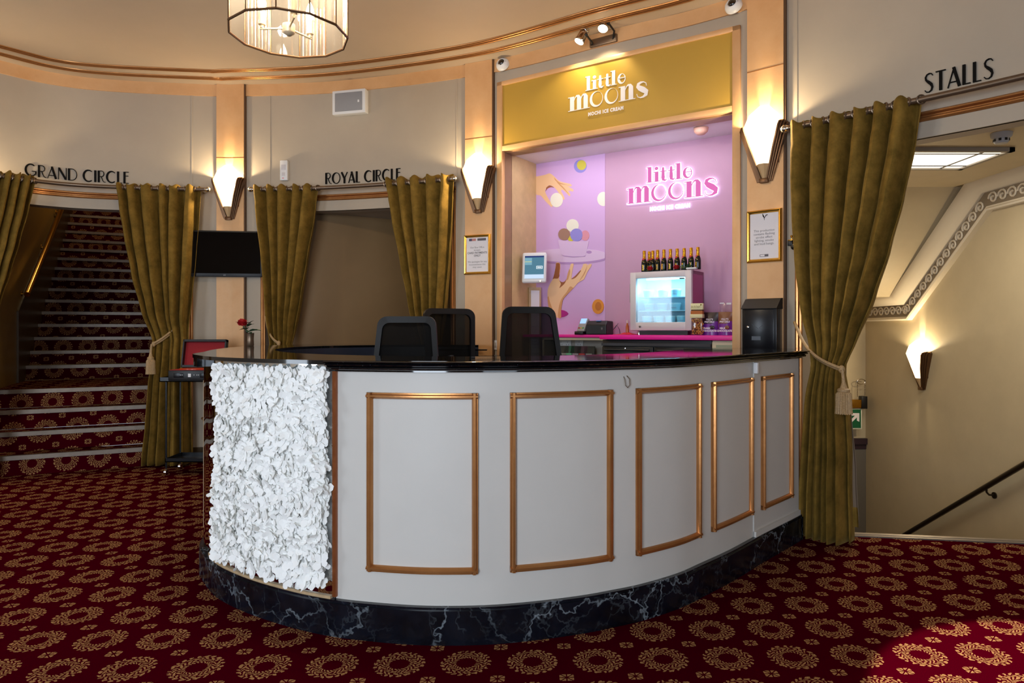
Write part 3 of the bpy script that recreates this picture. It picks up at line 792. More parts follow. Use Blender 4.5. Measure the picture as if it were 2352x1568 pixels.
# ================================================================== CURTAINS, RODS, TIEBACKS
ROFF, RZ = .125, 2.655
def lerp_tab(tab, z):
    """tab sorted by falling z"""
    if z >= tab[0][0]: return tab[0][1]
    for (z0, v0), (z1, v1) in zip(tab, tab[1:]):
        if z >= z1:
            f = (z0-z)/max(1e-6, z0-z1); f = f*f*(3-2*f)*.35+f*.65; return v0+(v1-v0)*f
    return tab[-1][1]
def edge_tab(pts, offf):
    out = []
    for px, py in pts:
        z = 1.3
        for _ in range(4):
            o = offf(z); d = W.hit(px, o); z = zz(py, W.pt(d, o).y)
        out.append((z, d))
    out.sort(reverse=True); return out
def make_curtain(label, left, right, zb, nf, seed, amp=.085, offf=None, tie=None, group='velvet curtains on the foyer rods', lining=None):
    offf = offf or (lambda z: ROFF)
    r = random.Random(seed)
    tl, tr = edge_tab(left, offf), edge_tab(right, offf)
    ztop = max(tl[0][0], tr[0][0])
    dm = (tl[0][1]+tr[0][1])/2; base = W.pt(dm, ROFF, zb)
    root = thing('velvet_curtain', label, 'curtain', base, 0, group)
    nu, nv = nf*20, 52
    ph = [r.uniform(-.35, .35) for _ in range(nf*2+3)]; am = [r.uniform(.7, 1.25) for _ in range(nf*2+3)]
    jit = [0]+[r.uniform(-.28, .28) for _ in range(nf-1)]+[0]
    def fphase(u):
        x = u*nf; i = min(nf-1, int(x)); f = x-i; return 2*PI*(i+f+jit[i]*(1-f)+jit[i+1]*f)
    def fold(u, z):
        x = u*nf; i = min(nf-1, int(x)); f = x-i
        x2 = i+f+jit[i]*(1-f)+jit[i+1]*f
        hh = max(0, min(1, (ztop-z)/.7))
        s_ = math.sin(2*PI*x2)
        s_ = math.copysign(abs(s_)**.9, s_)
        s2 = math.sin(2*PI*(x2*2.7)+ph[i+1]*6)*.13*hh
        return (s_+s2)*(am[i]*(1-f)+am[i+1]*f)**hh
    def fn(i, j):
        u = i/nu; v = j/nv; z = ztop+(zb-ztop)*v
        a, b = lerp_tab(tl, z), lerp_tab(tr, z)
        th_ = fphase(u); d = a+(b-a)*u-(b-a)/nf/(2*PI)*.95*math.cos(th_)*min(1, u*7, (1-u)*7)*(.55+.45*min(1, v*6))
        pinch = 1.0
        if tie: pinch = 1-.62*math.exp(-((z-tie)/.16)**2)
        A = amp*(1.0 if v > .06 else .75)*pinch*(.8+.45*v)
        zz_ = z
        if v < .001: zz_ = z+.012*math.cos(4*PI*u*nf+PI)
        return W.pt(d, max(.012, offf(z)+A*fold(u, z)), zz_)
    mb = MB(); mb.grid(fn, nu, nv)
    ob = mb.build('fabric', 'velvet', root, True)
    so = ob.modifiers.new('thick', 'SOLIDIFY'); so.thickness = .004; so.offset = 0
    # eyelets where the cloth crosses the rod
    prev = None
    for i in range(nu+1):
        u = i/nu; z = RZ; a, b = lerp_tab(tl, z), lerp_tab(tr, z); d = a+(b-a)*u; g = fold(u, ztop-.05)
        if prev is not None and g*prev[0] <= 0 and abs(g-prev[0]) > 1e-6:
            dd = prev[1]+(d-prev[1])*abs(prev[0])/(abs(prev[0])+abs(g)+1e-9)
            c = W.pt(dd, ROFF, RZ); t = W.tan(dd); nr = W.nrm(dd)
            ax = (Vector((t.x, t.y, 0))*.75+Vector((nr.x, nr.y, 0))*(.66 if g > prev[0] else -.66)).normalized()
            up = Vector((0, 0, 1)); sd = ax.cross(up)
            e = MB(); e.tube([c+(up*math.cos(q*PI/8)+sd*math.sin(q*PI/8))*.026 for q in range(16)], .0055, 6, True)
            e.build('eyelet', 'antique', root, True)
        prev = (g, d)
    return root, tl, tr
GC = 'velvet curtains on the foyer rods'
off1 = lambda z: ROFF+.09*max(0, min(1, (2.4-z)/2.0))
make_curtain('olive velvet curtain at the far left edge, left of the carpeted stairs', [(-40, 390), (-62, 520), (-75, 640), (-82, 720), (-78, 800), (-75, 900), (-78, 1050)],
             [(83, 405), (66, 480), (45, 555), (25, 620), (2, 690), (-30, 780), (-22, 860), (-10, 1050)], .03, 5, 3, tie=1.25, offf=off1)
c2 = make_curtain('olive velvet curtain right of the carpeted stairs, tied back beside the record player cart',
             [(267, 424), (276, 480), (287, 540), (305, 630), (327, 710), (352, 785), (352, 830), (345, 880), (338, 980), (330, 1054)],
             [(462, 428), (457, 500), (449, 600), (439, 690), (433, 740), (432, 800), (436, 870), (438, 960), (440, 1054)], .02, 6, 5, tie=1.22, offf=off1)
c3 = make_curtain('olive velvet curtain at the left of the ROYAL CIRCLE opening, right of the wall television',
             [(582, 428), (590, 500), (602, 590), (611, 680), (618, 760), (621, 800), (618, 900), (612, 1050)],
             [(731, 426), (722, 500), (706, 590), (691, 680), (677, 760), (668, 800), (676, 900), (684, 1050)], .02, 5, 8, tie=1.15)
c4 = make_curtain('olive velvet curtain at the right of the ROYAL CIRCLE opening, behind the office chairs',
             [(886, 412), (903, 500), (924, 600), (943, 690), (956, 760), (962, 800), (958, 900), (950, 1050)],
             [(1042, 404), (1037, 500), (1030, 600), (1022, 690), (1014, 760), (1012, 800), (1016, 900), (1022, 1050)], .02, 5, 9, tie=1.15)
off5 = lambda z: ROFF+.20*max(0, min(1, (2.6-z)/2.3))
c5 = make_curtain('large olive velvet curtain under STALLS, tied back at the right end of the counter',
             [(1816, 285), (1819, 400), (1824, 500), (1832, 600), (1846, 700), (1862, 790), (1868, 850), (1860, 920), (1852, 1050), (1845, 1222)],
             [(2116, 240), (2103, 330), (2076, 450), (2043, 570), (2006, 680), (1966, 780), (1936, 850), (1942, 920), (1948, 1050), (1951, 1222)], .006, 6, 12, amp=.095, offf=off5, tie=1.14)
# pale lining showing below the tie of the stalls curtain
offl = lambda z: off5(z)-.07
la, lb = edge_tab([(1936, 868), (1941, 950), (1946, 1080), (1949, 1208)], offl), edge_tab([(1941, 872), (1955, 960), (1966, 1080), (1972, 1206)], offl)
def lin_at(u, z): a, b = lerp_tab(la, z), lerp_tab(lb, z); return W.pt(a+(b-a)*u, offl(z)+.018*math.sin(u*5+1), z)
mb = MB(); mb.grid(lambda i, j: lin_at(i/8, 1.08+(.095-1.08)*j/14), 8, 14); lo = mb.build('lining', 'lining', c5[0], True)
so = lo.modifiers.new('thick', 'SOLIDIFY'); so.thickness = .003
tag(lo, 'pale taupe lining')
mb = MB(); mb.grid(lambda i, j: lin_at(i/8, .21+(.09-.21)*j/2)+Vector((-.004, -.006, 0)), 8, 2); mb.build('lining_hem', 'velvet', c5[0], True)

def rod(label, d0, d1, fin0, fin1):
    c = W.pt((d0+d1)/2, ROFF, RZ)
    root = thing('curtain_rod', label, 'curtain rod', c, 0, 'curtain rods over the foyer openings')
    mb = MB(); n = max(6, int((d1-d0)/.12)); mb.tube([W.pt(d0+(d1-d0)*i/n, ROFF, RZ) for i in range(n+1)], .0185, 12); mb.build('pole', 'antique', root, True)
    for f, d in ((fin0, d0), (fin1, d1)):
        sg = -1 if d == d0 else 1
        if f:
            mb = MB(); p = W.pt(d+sg*.03, ROFF, RZ); mb.ball(p, .027); mb.tube([W.pt(d, ROFF, RZ), W.pt(d+sg*.012, ROFF, RZ)], .02, 10); mb.build('finial', 'nickel', root, True)
            mb = MB(); b = d-sg*.04; mb.tube([W.pt(b, ROFF, RZ), W.pt(b, .01, RZ)], .008, 8); mb.tube([W.pt(b, .012, RZ), W.pt(b, 0, RZ)], .022, 12); mb.build('bracket', 'nickel', root, True)
    return root
rod('antique metal curtain rod below GRAND CIRCLE with silver ball end by the sconce', sG0-.2, W.hit(470, ROFF), 0, 1)
rod('antique metal curtain rod below ROYAL CIRCLE with a silver ball at each end', W.hit(583, ROFF), W.hit(1037, ROFF), 1, 1)
rod('dark metal curtain rod below STALLS running out at the right edge', W.hit(1812, ROFF), sS1, 1, 0)

def tieback(label, px0, py0, px1, py1, off, tlen, width, front=.11, tside=1, offf=None):
    d0 = W.hit(px0, .01); z0 = zz(py0, W.pt(d0, .01).y)
    d1 = W.hit(px1, off); z1 = zz(py1, W.pt(d1, off).y)
    root = thing('curtain_tieback', label, 'tieback', W.pt(d1, off, z1-tlen), 0, 'rope tiebacks on the curtains')
    mb = MB()
    for sgn in (-1, 1):
        pts = []
        for i in range(19):
            f = i/18; sag = math.sin(PI*f)*.045; o = .02+(off-.02)*f+math.sin(PI*f)*front*.6+.01*sgn
            pts.append(W.pt(d0+(d1-d0)*f, o, z0+(z1-z0)*f-sag+.007*sgn))
        mb.tube(pts, .0095, 8)
    mb.tube([W.pt(d0, 0, z0), W.pt(d0, .03, z0)], .006, 6)
    mb.ball(W.pt(d1, off, z1), (.02, .02, .026), 10, 6); mb.build('rope', 'rope', root, True)
    # knot and tassel hang at the curtain side
    p = W.pt(d1+.012*tside, off+.02, z1); w = width; L = tlen
    T = Matrix.Translation(p)
    mb = MB(); mb.tube([p, p+Vector((.006*tside, 0, -.2*L)), p+Vector((.008*tside, 0, -.36*L))], [.009, .010, .012], 8)
    c = Vector((.008*tside, 0, 0)); T = Matrix.Translation(p+c)
    mb.lathe([(.010, -.28*L), (w*.42, -.40*L), (w*.55, -.44*L)], 14, T)
    mb.lathe([(w*.60, -.43*L), (w*.78, -.455*L), (w*.78, -.50*L), (w*.66, -.52*L)], 14, T)
    mb.build('tassel_cap', 'rope', root, True)
    mb = MB(); n = 44; vs_, fs = [], []
    for q, (rr, zq) in enumerate(((w*.70, -.51), (w*.93, -.56), (w*.97, -.80), (w*1.06, -1.0))):
        for j in range(n):
            an = 2*PI*j/n; k = 1+(.05 if j % 2 else -.05)
            vs_.append((p.x+c.x+rr*k*math.cos(an), p.y+rr*k*math.sin(an), p.z+zq*L-(.004 if j % 2 and q == 3 else 0)))
    for q in range(3):
        for j in range(n): fs.append((q*n+j, q*n+(j+1) % n, (q+1)*n+(j+1) % n, (q+1)*n+j))
    fs.append(tuple(range(3*n, 4*n)))
    mb.add(vs_, fs, True); mb.build('tassel_fringe', 'rope', root, True)
    return root
tieback('beige rope tieback with tassel on the curtain beside the carpeted stairs', 432, 728, 353, 790, .25, .28, .040, .14, -1)
tieback('beige rope tieback on the curtain right of the television, above the rose', 612, 728, 640, 788, .19, .28, .036, .08, 1)
tieback('large beige rope tieback with thick tassel on the STALLS curtain', 1827, 742, 1933, 848, .34, .265, .046, .17, 1)

# ================================================================== SCONCES
def sconce_parts(root):
    mb = MB()
    for sg in (-1, 1):
        for k_, (gap, dep, top) in enumerate(((0, .095, .40), (.011, .078, .402), (.022, .060, .396), (.033, .040, .385))):
            x0, x1 = .012+gap, .13+gap
            a = Vector((sg*x0, 0, .0)); b = Vector((sg*x1, 0, top))
            nx = Vector((sg*.009, 0, -.003))
            vs_, fs = [], []
            prof = [(0, 0), (0, .35*dep)]+[(0, 0)]*0
            # strip outline seen from the side: deeper towards the top, rounded upper end
            side = [(0.0, .25*dep), (.55, .8*dep), (.9, dep), (.97, .9*dep), (1.0, .6*dep), (1.0, 0), (0, 0)]
            for q in (Vector((0, 0, 0)), nx):
                for f, y in side:
                    p = a.lerp(b, f)+q; vs_.append((p.x, -y, p.z))
            m_ = len(side); fs = [tuple(range(m_)), tuple(range(2*m_-1, m_-1, -1))]+[(i, (i+1) % m_, (i+1) % m_+m_, i+m_) for i in range(m_)]
            mb.add(vs_, fs)
    mb.box(-.10, .10, -.004, 0, .12, .36); mb.box(-.03, .03, -.035, 0, -.012, .02, bev=.004); mb.build('back_plate', 'bronze', root)
    # faceted glass: front half of a six-sided diamond
    def ringz(z, hw, dp): return [(-hw, -.004, z), (-hw*.96, -dp*.66, z), (-hw*.40, -dp, z), (hw*.40, -dp, z), (hw*.96, -dp*.66, z), (hw, -.004, z)]
    R_ = [ringz(.115, .043, .065), ringz(.375, .118, .150), ringz(.46, .085, .125), ringz(.52, .032, .06)]
    mb = MB(); vs_ = [p for r in R_ for p in r]; fs = [(i*6+j, i*6+j+1, (i+1)*6+j+1, (i+1)*6+j) for i in range(3) for j in range(5)]
    mb.add(vs_, fs); mb.build('glass_shade', 'shade', root)
    R_ = [ringz(.005, .012, .02), ringz(.115, .044, .066)]
    mb = MB(); vs_ = [p for r in R_ for p in r]; fs = [(j, j+1, 7+j, 6+j) for j in range(5)]+[tuple(range(6))]; mb.add(vs_, fs); mb.build('glass_tip', pbr('sconce_tip_glass', 'c4a377', .4), root)
    mb = MB(); mb.tube([(0, -.05, .13), (0, -.05, .24)], .012, 8); mb.build('lamp_holder', 'brass', root)
    mb = MB(); mb.ball((0, -.05, .285), (.02, .02, .04), 10, 8); mb.build('lamp', pbr('frosted_lamp', 'fff0d8', .4, emit='ffd9a0', estr=6), root)
def sconce(label, px, py_tip, off=PD, power=28, frame=None):
    if frame is None:
        loc, rz, d = W.frame(px, py_tip, off)
    else: loc, rz = frame
    root = thing('wall_sconce', label, 'wall light', loc, rz, 'art deco wall sconces')
    sconce_parts(root)
    R = RM[root.name]
    l = add_light('sconce_light', 'POINT', R @ Vector((0, -.085, .352)), power, WARM, .018)
    return root
sconce('glowing fan-shaped wall sconce on the gold pilaster above the television', 527, 503)
sconce('glowing fan-shaped wall sconce on the middle pilaster above the small framed notice', 1100, 487)
sconce('largest glowing fan-shaped wall sconce on the right pilaster above the framed warning notice', 1757, 417)
q = wallR(2119, 893, XW)
sconce('glowing wall sconce in the stairwell beyond the STALLS curtain', 0, 0, power=32, frame=((XW, q.y, q.z), -PI/2))
# lamp of the neighbouring wall light beyond the left edge
p = W.pt(S(-110), .10, 2.55); add_light('sconce_light', 'POINT', p, 22, WARM, .03)

# ================================================================== LETTERING
def arc(cx, cz, rx, rz, a0, a1, n=16): return [(cx+rx*math.cos(math.radians(a0+(a1-a0)*i/n)), cz+rz*math.sin(math.radians(a0+(a1-a0)*i/n))) for i in range(n+1)]
TK, TN = .19, .062
def wv(n, lo=TN, hi=TK, c=.5, k=1.6): return [lo+(hi-lo)*max(0, 1-abs(i/n-c)*2)**(1/k) for i in range(n+1)]
GLY = {
 'C': (.95, [(arc(.52, .5, .46, .48, 50, 310, 24), wv(24))]),
 'G': (1.02, [(arc(.52, .5, .46, .48, 50, 330, 24), wv(24)), ([(.60, .42), (.98, .42)], TN), ([(.93, .42), (.93, .18)], TN*1.5)]),
 'R': (.74, [([(.10, 0), (.10, 1)], TK), ([(.10, .98), (.34, .98)]+arc(.36, .74, .24, .24, 90, -90)+[(.10, .50)], TN), ([(.34, .5), (.46, .22), (.56, .06), (.74, .02)], TN)]),
 'A': (.82, [([(.02, 0), (.40, 1)], TN), ([(.38, 1), (.74, 0)], TK), ([(.10, .26), (.62, .26)], TN)]),
 'N': (.80, [([(.06, 0), (.06, 1)], TN), ([(.10, .97), (.70, .03)], TK), ([(.74, 0), (.74, 1)], TN)]),
 'D': (.86, [([(.10, 0), (.10, 1)], TK), ([(.10, .98), (.30, .98)]+arc(.34, .5, .46, .48, 90, -90, 20)+[(.10, .02)], TN)]),
 'I': (.24, [([(.11, 0), (.11, 1)], TK)]),
 'L': (.54, [([(.10, 0), (.10, 1)], TK), ([(.10, .022), (.50, .022)], TN)]),
 'E': (.56, [([(.10, 0), (.10, 1)], TK), ([(.10, .978), (.52, .978)], TN), ([(.10, .64), (.48, .64)], TN), ([(.10, .022), (.52, .022)], TN)]),
 'O': (1.02, [(arc(.50, .5, .44, .48, 90, 450, 36), [TN+(TK-TN)*max(0, math.cos(2*PI*i/36-PI/2))**1.2 for i in range(37)])]),
 'Y': (.78, [([(.03, 1), (.36, .46)], TK), ([(.74, 1), (.40, .46)], TN), ([(.38, .5), (.38, 0)], TK)]),
 'S': (.62, [([(.54, .86), (.46, .96), (.32, .98), (.16, .93), (.08, .80), (.12, .66), (.28, .54), (.44, .42), (.52, .26), (.46, .10), (.30, .02), (.14, .04), (.04, .14)], [TN, TN, TN*1.3, .07, .10, .13, TK*1.05, TK*1.05, .12, .09, .06, TN, TN])]),
 'T': (.68, [([(.34, 0), (.34, 1)], TK), ([(.02, .978), (.66, .978)], TN)]),
}
def lettering(label, txt, px0, px1, zb, h):
    d0, d1 = W.hit(px0), W.hit(px1)
    adv = sum((GLY[c][0]+.10 if c != ' ' else .42) for c in txt)-.10
    sx = (d1-d0)/adv
    m = W.pt((d0+d1)/2, 0, zb); root = thing('wall_lettering', label, 'sign lettering', m, 0, 'black art deco lettering over the openings')
    x = 0.0
    for c in txt:
        if c == ' ': x += .42; continue
        wd, strokes = GLY[c]
        dm = d0+sx*(x+wd/2); t = W.tan(dm); Mx = Matrix.Translation(W.pt(dm, 0, zb)) @ Matrix.Rotation(math.atan2(t.y, t.x), 4, 'Z')
        mb = MB(); r = sx/h
        for k_, (pts, w_) in enumerate(strokes):
            ww = [v_*sx for v_ in w_] if isinstance(w_, list) else w_*sx
            mb.ribbon([((px_-wd/2)*sx, pz_*h) for px_, pz_ in pts], ww, -.012-.0004*k_, .0, Mx)
        mb.build('letter', 'letter', root, True); x += wd+.10
    return root
lettering('black art deco words GRAND CIRCLE above the left opening', 'GRAND CIRCLE', 57, 297, 2.716, .112)
lettering('black art deco words ROYAL CIRCLE above the middle opening', 'ROYAL CIRCLE', 748, 921, 2.716, .108)
lettering('black art deco word STALLS above the right opening', 'STALLS', 2124, 2284, 2.722, .116)
# ================================================================== BOOTH NICHE
B0 = W.pt(sB0); B1 = W.pt(sB1); tb = (B1-B0).normalized(); nb = Vector((tb.y, -tb.x, 0)); BL = (B1-B0).length
BRZ = math.atan2(tb.y, tb.x); BF = Matrix.Translation(B0) @ Matrix.Rotation(BRZ, 4, 'Z')
def bh(px, py, depth):
    """pixel -> (along the booth front, height) on the plane that lies `depth` behind it"""
    q = B0-nb*depth; u = uu(px); Y = q.dot(nb)/Vector((u, 1, 0)).dot(nb)
    P = Vector((u*Y, Y, 0)); return (P-B0).dot(tb), zz(py, Y)
def bpx(a, depth): p = BF @ Vector((a, depth, 0)); return CX+FPX*p.x/p.y
lo, hi = .2, 1.2
for _ in range(40):
    m_ = (lo+hi)/2
    if bpx(0, m_) < 1232: lo = m_
    else: hi = m_
ND = lo
def bthing(name, label, cat, a, depth, z, group=None, rz=0.0):
    return thing(name, label, cat, BF @ Vector((a, depth, z)), BRZ+rz, group)
def bstruct(mb, name, mat):
    mb.v = [BF @ p for p in mb.v]; return struct(mb, name, mat)
NZ = 2.885; ZFL = .22
aM = bh(1390, 500, ND)[0]
mb = MB(); mb.box(aM, BL+.4, ND, ND+.06, 0, NZ); bstruct(mb, 'wall_niche_back', 'pink')
zs_ = bh(1600, 557, ND)[1]
mb = MB(); mb.box(-.10, aM, ND+.006, ND+.06, 0, NZ); mb.box(-.08, 0, .13, ND+.02, 0, NZ); bstruct(mb, 'wall_niche_left', 'tile')
mb = MB(); mb.box(BL, BL+.08, .0, ND, 0, NZ); bstruct(mb, 'wall_niche_right', 'pink')
mb = MB(); mb.box(-.1, BL+.1, .0, ND+.06, NZ, NZ+.05); bstruct(mb, 'ceiling_niche', 'niche')
mb = MB(); mb.box(-.05, BL+.05, -.10, ND, 0, ZFL); bstruct(mb, 'floor_niche', pbr('dark_niche_floor', '2a2422', .8))
# gold frame of the booth: jambs with deep reveals, head and top strips
mb = MB()
mb.box(-.055, 0, -.03, .02, 0, 3.50, bev=.004); mb.box(BL, BL+.058, -.03, .02, 0, 3.50, bev=.004)
mb.box(-.055, BL+.058, -.03, .02, 3.462, 3.50, bev=.004); mb.box(0, BL, -.03, .02, 2.882, 2.925, bev=.004)
bstruct(mb, 'trim_15', 'gold')
mb = MB(); mb.box(-.03, .0, .02, .135, 0, NZ); mb.box(0, BL, .02, .15, NZ-.012, NZ); bstruct(mb, 'trim_16', pbr('brown_reveal', '9a7a58', .35, .3, var=.08, vscale=10))

# ------------------------------------------------------------------ lettering of the sign
def ell(cx, cz, rx, rz, n=40, rot=0):
    c, s_ = math.cos(rot), math.sin(rot); out = []
    for i in range(n):
        x, z = rx*math.cos(2*PI*i/n), rz*math.sin(2*PI*i/n); out.append((cx+x*c-z*s_, cz+x*s_+z*c))
    return out
def logo(mb, Wd, XH, y0, y1, g=0.0, small=True):
    """word mark, x from 0..Wd, z=0 on the base line of the lower word; g grows every stroke"""
    k_ = [0]
    def rb(pts, ws):
        k_[0] += 1; e = -.00012*k_[0]
        p = [(x*Wd, z*XH) for x, z in pts]
        w = [q*Wd+g*2 for q in ws] if isinstance(ws, (list, tuple)) else ws*Wd+g*2
        if g > 0:
            for i_, s_ in ((0, 1), (-1, -1)):
                a = Vector(p[i_]); b = Vector(p[1 if i_ == 0 else -2]); dd = (a-b).normalized()*g; p[i_] = (a.x+dd.x, a.y+dd.y)
        mb.ribbon(p, w, y0+e, y1)
    def crescent(cx, cz, rx, rz, dx, dz, ix, iz, rot):
        n = 44; O = ell(cx*Wd, cz*XH, rx*Wd+g, rz*XH+g, n); I = ell((cx+dx)*Wd, (cz+dz)*XH, max(.001, ix*Wd-g), max(.001, iz*XH-g), n, rot)
        for i in range(n):
            j = (i+1) % n; mb.prism([O[i], O[j], I[j], I[i]], y0, y1)
    ST_ = .055
    def stem(x, z0, z1, w=ST_, ser0=True, flag=False):
        rb([(x, z0), (x, z1)], w)
        if ser0: rb([(x-w*.95, z0+.02), (x+w*.95, z0+.02)], .0075)
        if flag: rb([(x-w*.95, z1-.03), (x, z1-.03)], .009)
    def arch(x0, x1):
        rb([(x0, .68), (x0+(x1-x0)*.25, .88), (x0+(x1-x0)*.55, .985), (x0+(x1-x0)*.82, .95), (x1, .80), (x1, .70)], [.006, .010, .018, .036, ST_, ST_])
        stem(x1, 0, .74)
    stem(.045, 0, .97, flag=True); arch(.070, .138); arch(.160, .226)
    for cx in (.364, .554): crescent(cx, .49, .085, .52, .0125, .04, .0665, .455, .06)
    stem(.700, 0, .97, flag=True); arch(.724, .798)
    rb([(.985, .70), (.978, .88), (.950, .98), (.915, .98), (.888, .90), (.882, .76), (.905, .62), (.945, .48), (.980, .32), (.978, .14), (.945, .02), (.910, .0), (.880, .08), (.868, .28)],
       [.006, .008, .012, .022, .034, .044, .056, .062, .056, .040, .020, .012, .008, .006])
    b = 1.18; w = .040; h = .96; xh = .62
    stem(.262, b, b+h, w, True, True); stem(.342, b, b+xh, w, True, True)
    crescent(.340, b+xh+.20, .021, .105, 0, 0, .001, .001, 0)
    for x in (.415, .505):
        rb([(x, b+.20), (x, b+.84)], [w, w*.55]); rb([(x-.035, b+xh-.03), (x+.040, b+xh-.03)], .009)
        rb([(x, b+.24), (x+.003, b+.08), (x+.022, b+.02), (x+.042, b+.10)], [w, w*.8, .016, .006])
    stem(.585, b, b+h, w, True, True)
    crescent(.682, b+.315, .050, .335, .010, .02, .029, .275, .06); rb([(.645, b+.36), (.728, b+.36)], .008)
    if small:
        text_mb(mb, 'MOCHI ICE CREAM', .32*XH, .485*Wd, -.56*XH, y0-.004 if g == 0 else y0, spacing=1.16, bold=.0022+g*.35, xscale=.56*Wd/(.32*XH*12.1))
    return mb
def cut_bar(a): return a
# fascia sign
a0, zl = bh(1305, 254, -.03); a1, zr = bh(1487, 222, -.03); zb = (zl+zr)/2; XH = .121
sg = bthing('shop_sign', 'olive gold shop sign with white lettering over the pink booth', 'shop sign', BL/2, -.012, 2.925)
mb = MB(); mb.box(-BL/2, BL/2, -.006, .010, 0, .537); mb.build('panel', 'sign', sg)
mb = MB(); logo(mb, a1-a0, XH, -.009, -.006); T = Matrix.Translation((a0-BL/2, 0, zb-2.925)); mb.v = [T @ p for p in mb.v]
tag(mb.build('lettering', 'signwhite', sg), 'white lettering')
# illuminated sign on the pink wall
n0, zl = bh(1443, 468, ND); n1, zr = bh(1650, 449, ND); zb = (zl+zr)/2; XH = .140
ng = bthing('illuminated_sign', 'glowing pink and white lettering on the pink booth wall', 'light sign', (n0+n1)/2, ND, zb)
T = Matrix.Translation((-(n1-n0)/2, 0, 0))
mb = MB(); logo(mb, n1-n0, XH, -.016, -.008, .0034); mb.v = [T @ p for p in mb.v]; tag(mb.build('halo_letters', emis('halo_white', 'e2e4ff', 3.0), ng), 'glowing white outline')
mb = MB(); logo(mb, n1-n0, XH, -.022, -.021, -.0, False); mb.v = [T @ p for p in mb.v]; tag(mb.build('face_letters', emis('neon_pink', 'f27cc6', .62), ng), 'glowing pink faces')

# ------------------------------------------------------------------ photo mural
mu = bthing('wall_mural', 'pink printed mural with hands, tray, bowl and round sweets, left side of the booth', 'mural', aM/2, ND, 0)
MM = ['mural_pink', 'mural_tray', 'mural_bowl', 'mural_skin', 'mural_skin_dark', 'mural_white', 'mural_brown', 'mural_purple', 'mural_rose', 'mural_orange', 'mural_magenta', 'mural_yellow', 'mural_skin_mid', 'mural_orange_dark', 'mural_edge']
MCOL = ['cda6d4', 'd9bcdc', 'd6b8da', 'e8bd8e', '9a5a34', 'e6e2cf', '9c7563', '8f86cf', 'd9909f', 'd98a22', 'a8037c', 'cdc03a', 'cc9560', 'b96a14', 'b088bd']
for k_, c in zip(MM, MCOL): M[k_] = pbr(k_, c, .5)
mb = MB(); mdep = ND-.004
zt_ = NZ
mb.box(-aM/2, aM/2, -.004, .004, ZFL, NZ)
lay = [0]
def mp(pts, mi, org=(0, 0), sc=1.0):
    lay[0] += 1; mb.m = mi
    q = []
    for x, y in pts:
        a, z = bh(org[0]+x/sc, org[1]+y/sc, mdep); q.append((min(aM/2, max(-aM/2, a-aM/2)), min(NZ, z)))
    mb.prism(q, -.004-.0003*lay[0], -.004)
o1, s1 = (1120, 280), 3.92; o2, s2 = (1120, 540), 3.92; o3, s3 = (1180, 560), 6.535
def sm(pts):      # smooth closed outline
    P = list(pts)+[pts[0]]; return catmull(P, 4)[:-1]
mp(ell(835, 398, 58, 60, 28), 7, o1, s1); mp(ell(846, 388, 42, 45, 24), 11, o1, s1)
mp(ell(1042, 693, 55, 64, 28), 5, o1, s1)
mp(sm([(432, 492), (480, 484), (520, 475), (560, 463), (600, 490), (640, 528), (690, 545), (745, 558), (758, 575), (735, 582), (712, 575), (745, 592), (772, 610), (765, 625), (728, 618), (738, 640), (746, 660), (732, 664), (700, 630), (672, 610), (662, 620), (680, 655), (694, 690), (680, 697), (655, 660), (628, 620), (596, 585), (560, 570), (532, 588), (518, 625), (542, 680), (568, 722), (584, 752), (577, 766), (552, 745), (512, 702), (478, 662), (432, 642)]), 3, o1, s1)
mp(sm([(530, 590), (560, 571), (600, 590), (570, 588), (540, 600), (522, 625)]), 4, o1, s1)
mp(sm([(600, 500), (640, 540), (690, 560), (735, 572), (700, 566), (650, 556), (610, 525)]), 12, o1, s1)
mp(sm([(620, 530), (680, 585), (725, 640), (735, 655), (680, 600), (630, 550)]), 12, o1, s1)
mp(ell(622, 703, 56, 65, 30), 5, o1, s1)
# tray, bowl, sweets
mp(ell(745, 1214, 345, 64, 60), 14, o1, s1); mp(ell(745, 1200, 340, 62, 60), 1, o1, s1)
mp(ell(915, 1172, 24, 14, 16), 14, o1, s1)
mp(ell(880, 1022, 36, 46, 26), 8, o1, s1); mp(ell(750, 1050, 26, 26, 20), 11, o1, s1)
mp(ell(766, 933, 55, 58, 30), 5, o1, s1); mp(ell(690, 1012, 53, 54, 30), 6, o1, s1); mp(ell(801, 1017, 55, 58, 30), 7, o1, s1)
mp([(636, 1062), (700, 1070), (780, 1075), (850, 1075), (914, 1072), (884, 1205), (860, 1211), (770, 1214), (690, 1205), (664, 1192)], 2, o1, s1)
mp([(664, 1192), (690, 1203), (770, 1211), (860, 1209), (884, 1202), (880, 1210), (770, 1218), (690, 1209)], 14, o1, s1)
# supporting hand
hand = [(575, 1100), (545, 1020), (520, 900), (512, 800), (515, 690), (545, 605), (588, 530), (612, 450), (632, 350), (641, 285), (690, 285), (700, 345), (692, 430), (682, 500), (690, 548), (722, 572), (765, 564), (800, 520), (816, 440), (842, 370), (862, 304), (900, 302), (886, 380), (876, 450), (872, 522), (930, 476), (1000, 402), (1036, 340), (1052, 302), (1098, 302), (1108, 322), (1140, 302), (1170, 306), (1158, 345), (1112, 412), (1072, 500), (1050, 536), (972, 580), (900, 662), (822, 742), (752, 822), (732, 882), (716, 990), (716, 1100)]
mp(sm(hand), 3, o3, s3)
mp(sm([(641, 290), (690, 290), (698, 345), (690, 430), (681, 500), (660, 520), (610, 520), (590, 530), (614, 450), (634, 350)]), 4, o3, s3)
mp(sm([(690, 548), (722, 572), (765, 566), (800, 522), (770, 590), (720, 640), (690, 660), (712, 600)]), 4, o3, s3)
mp(sm([(872, 522), (930, 476), (1000, 402), (1010, 410), (940, 500), (880, 530)]), 4, o3, s3)
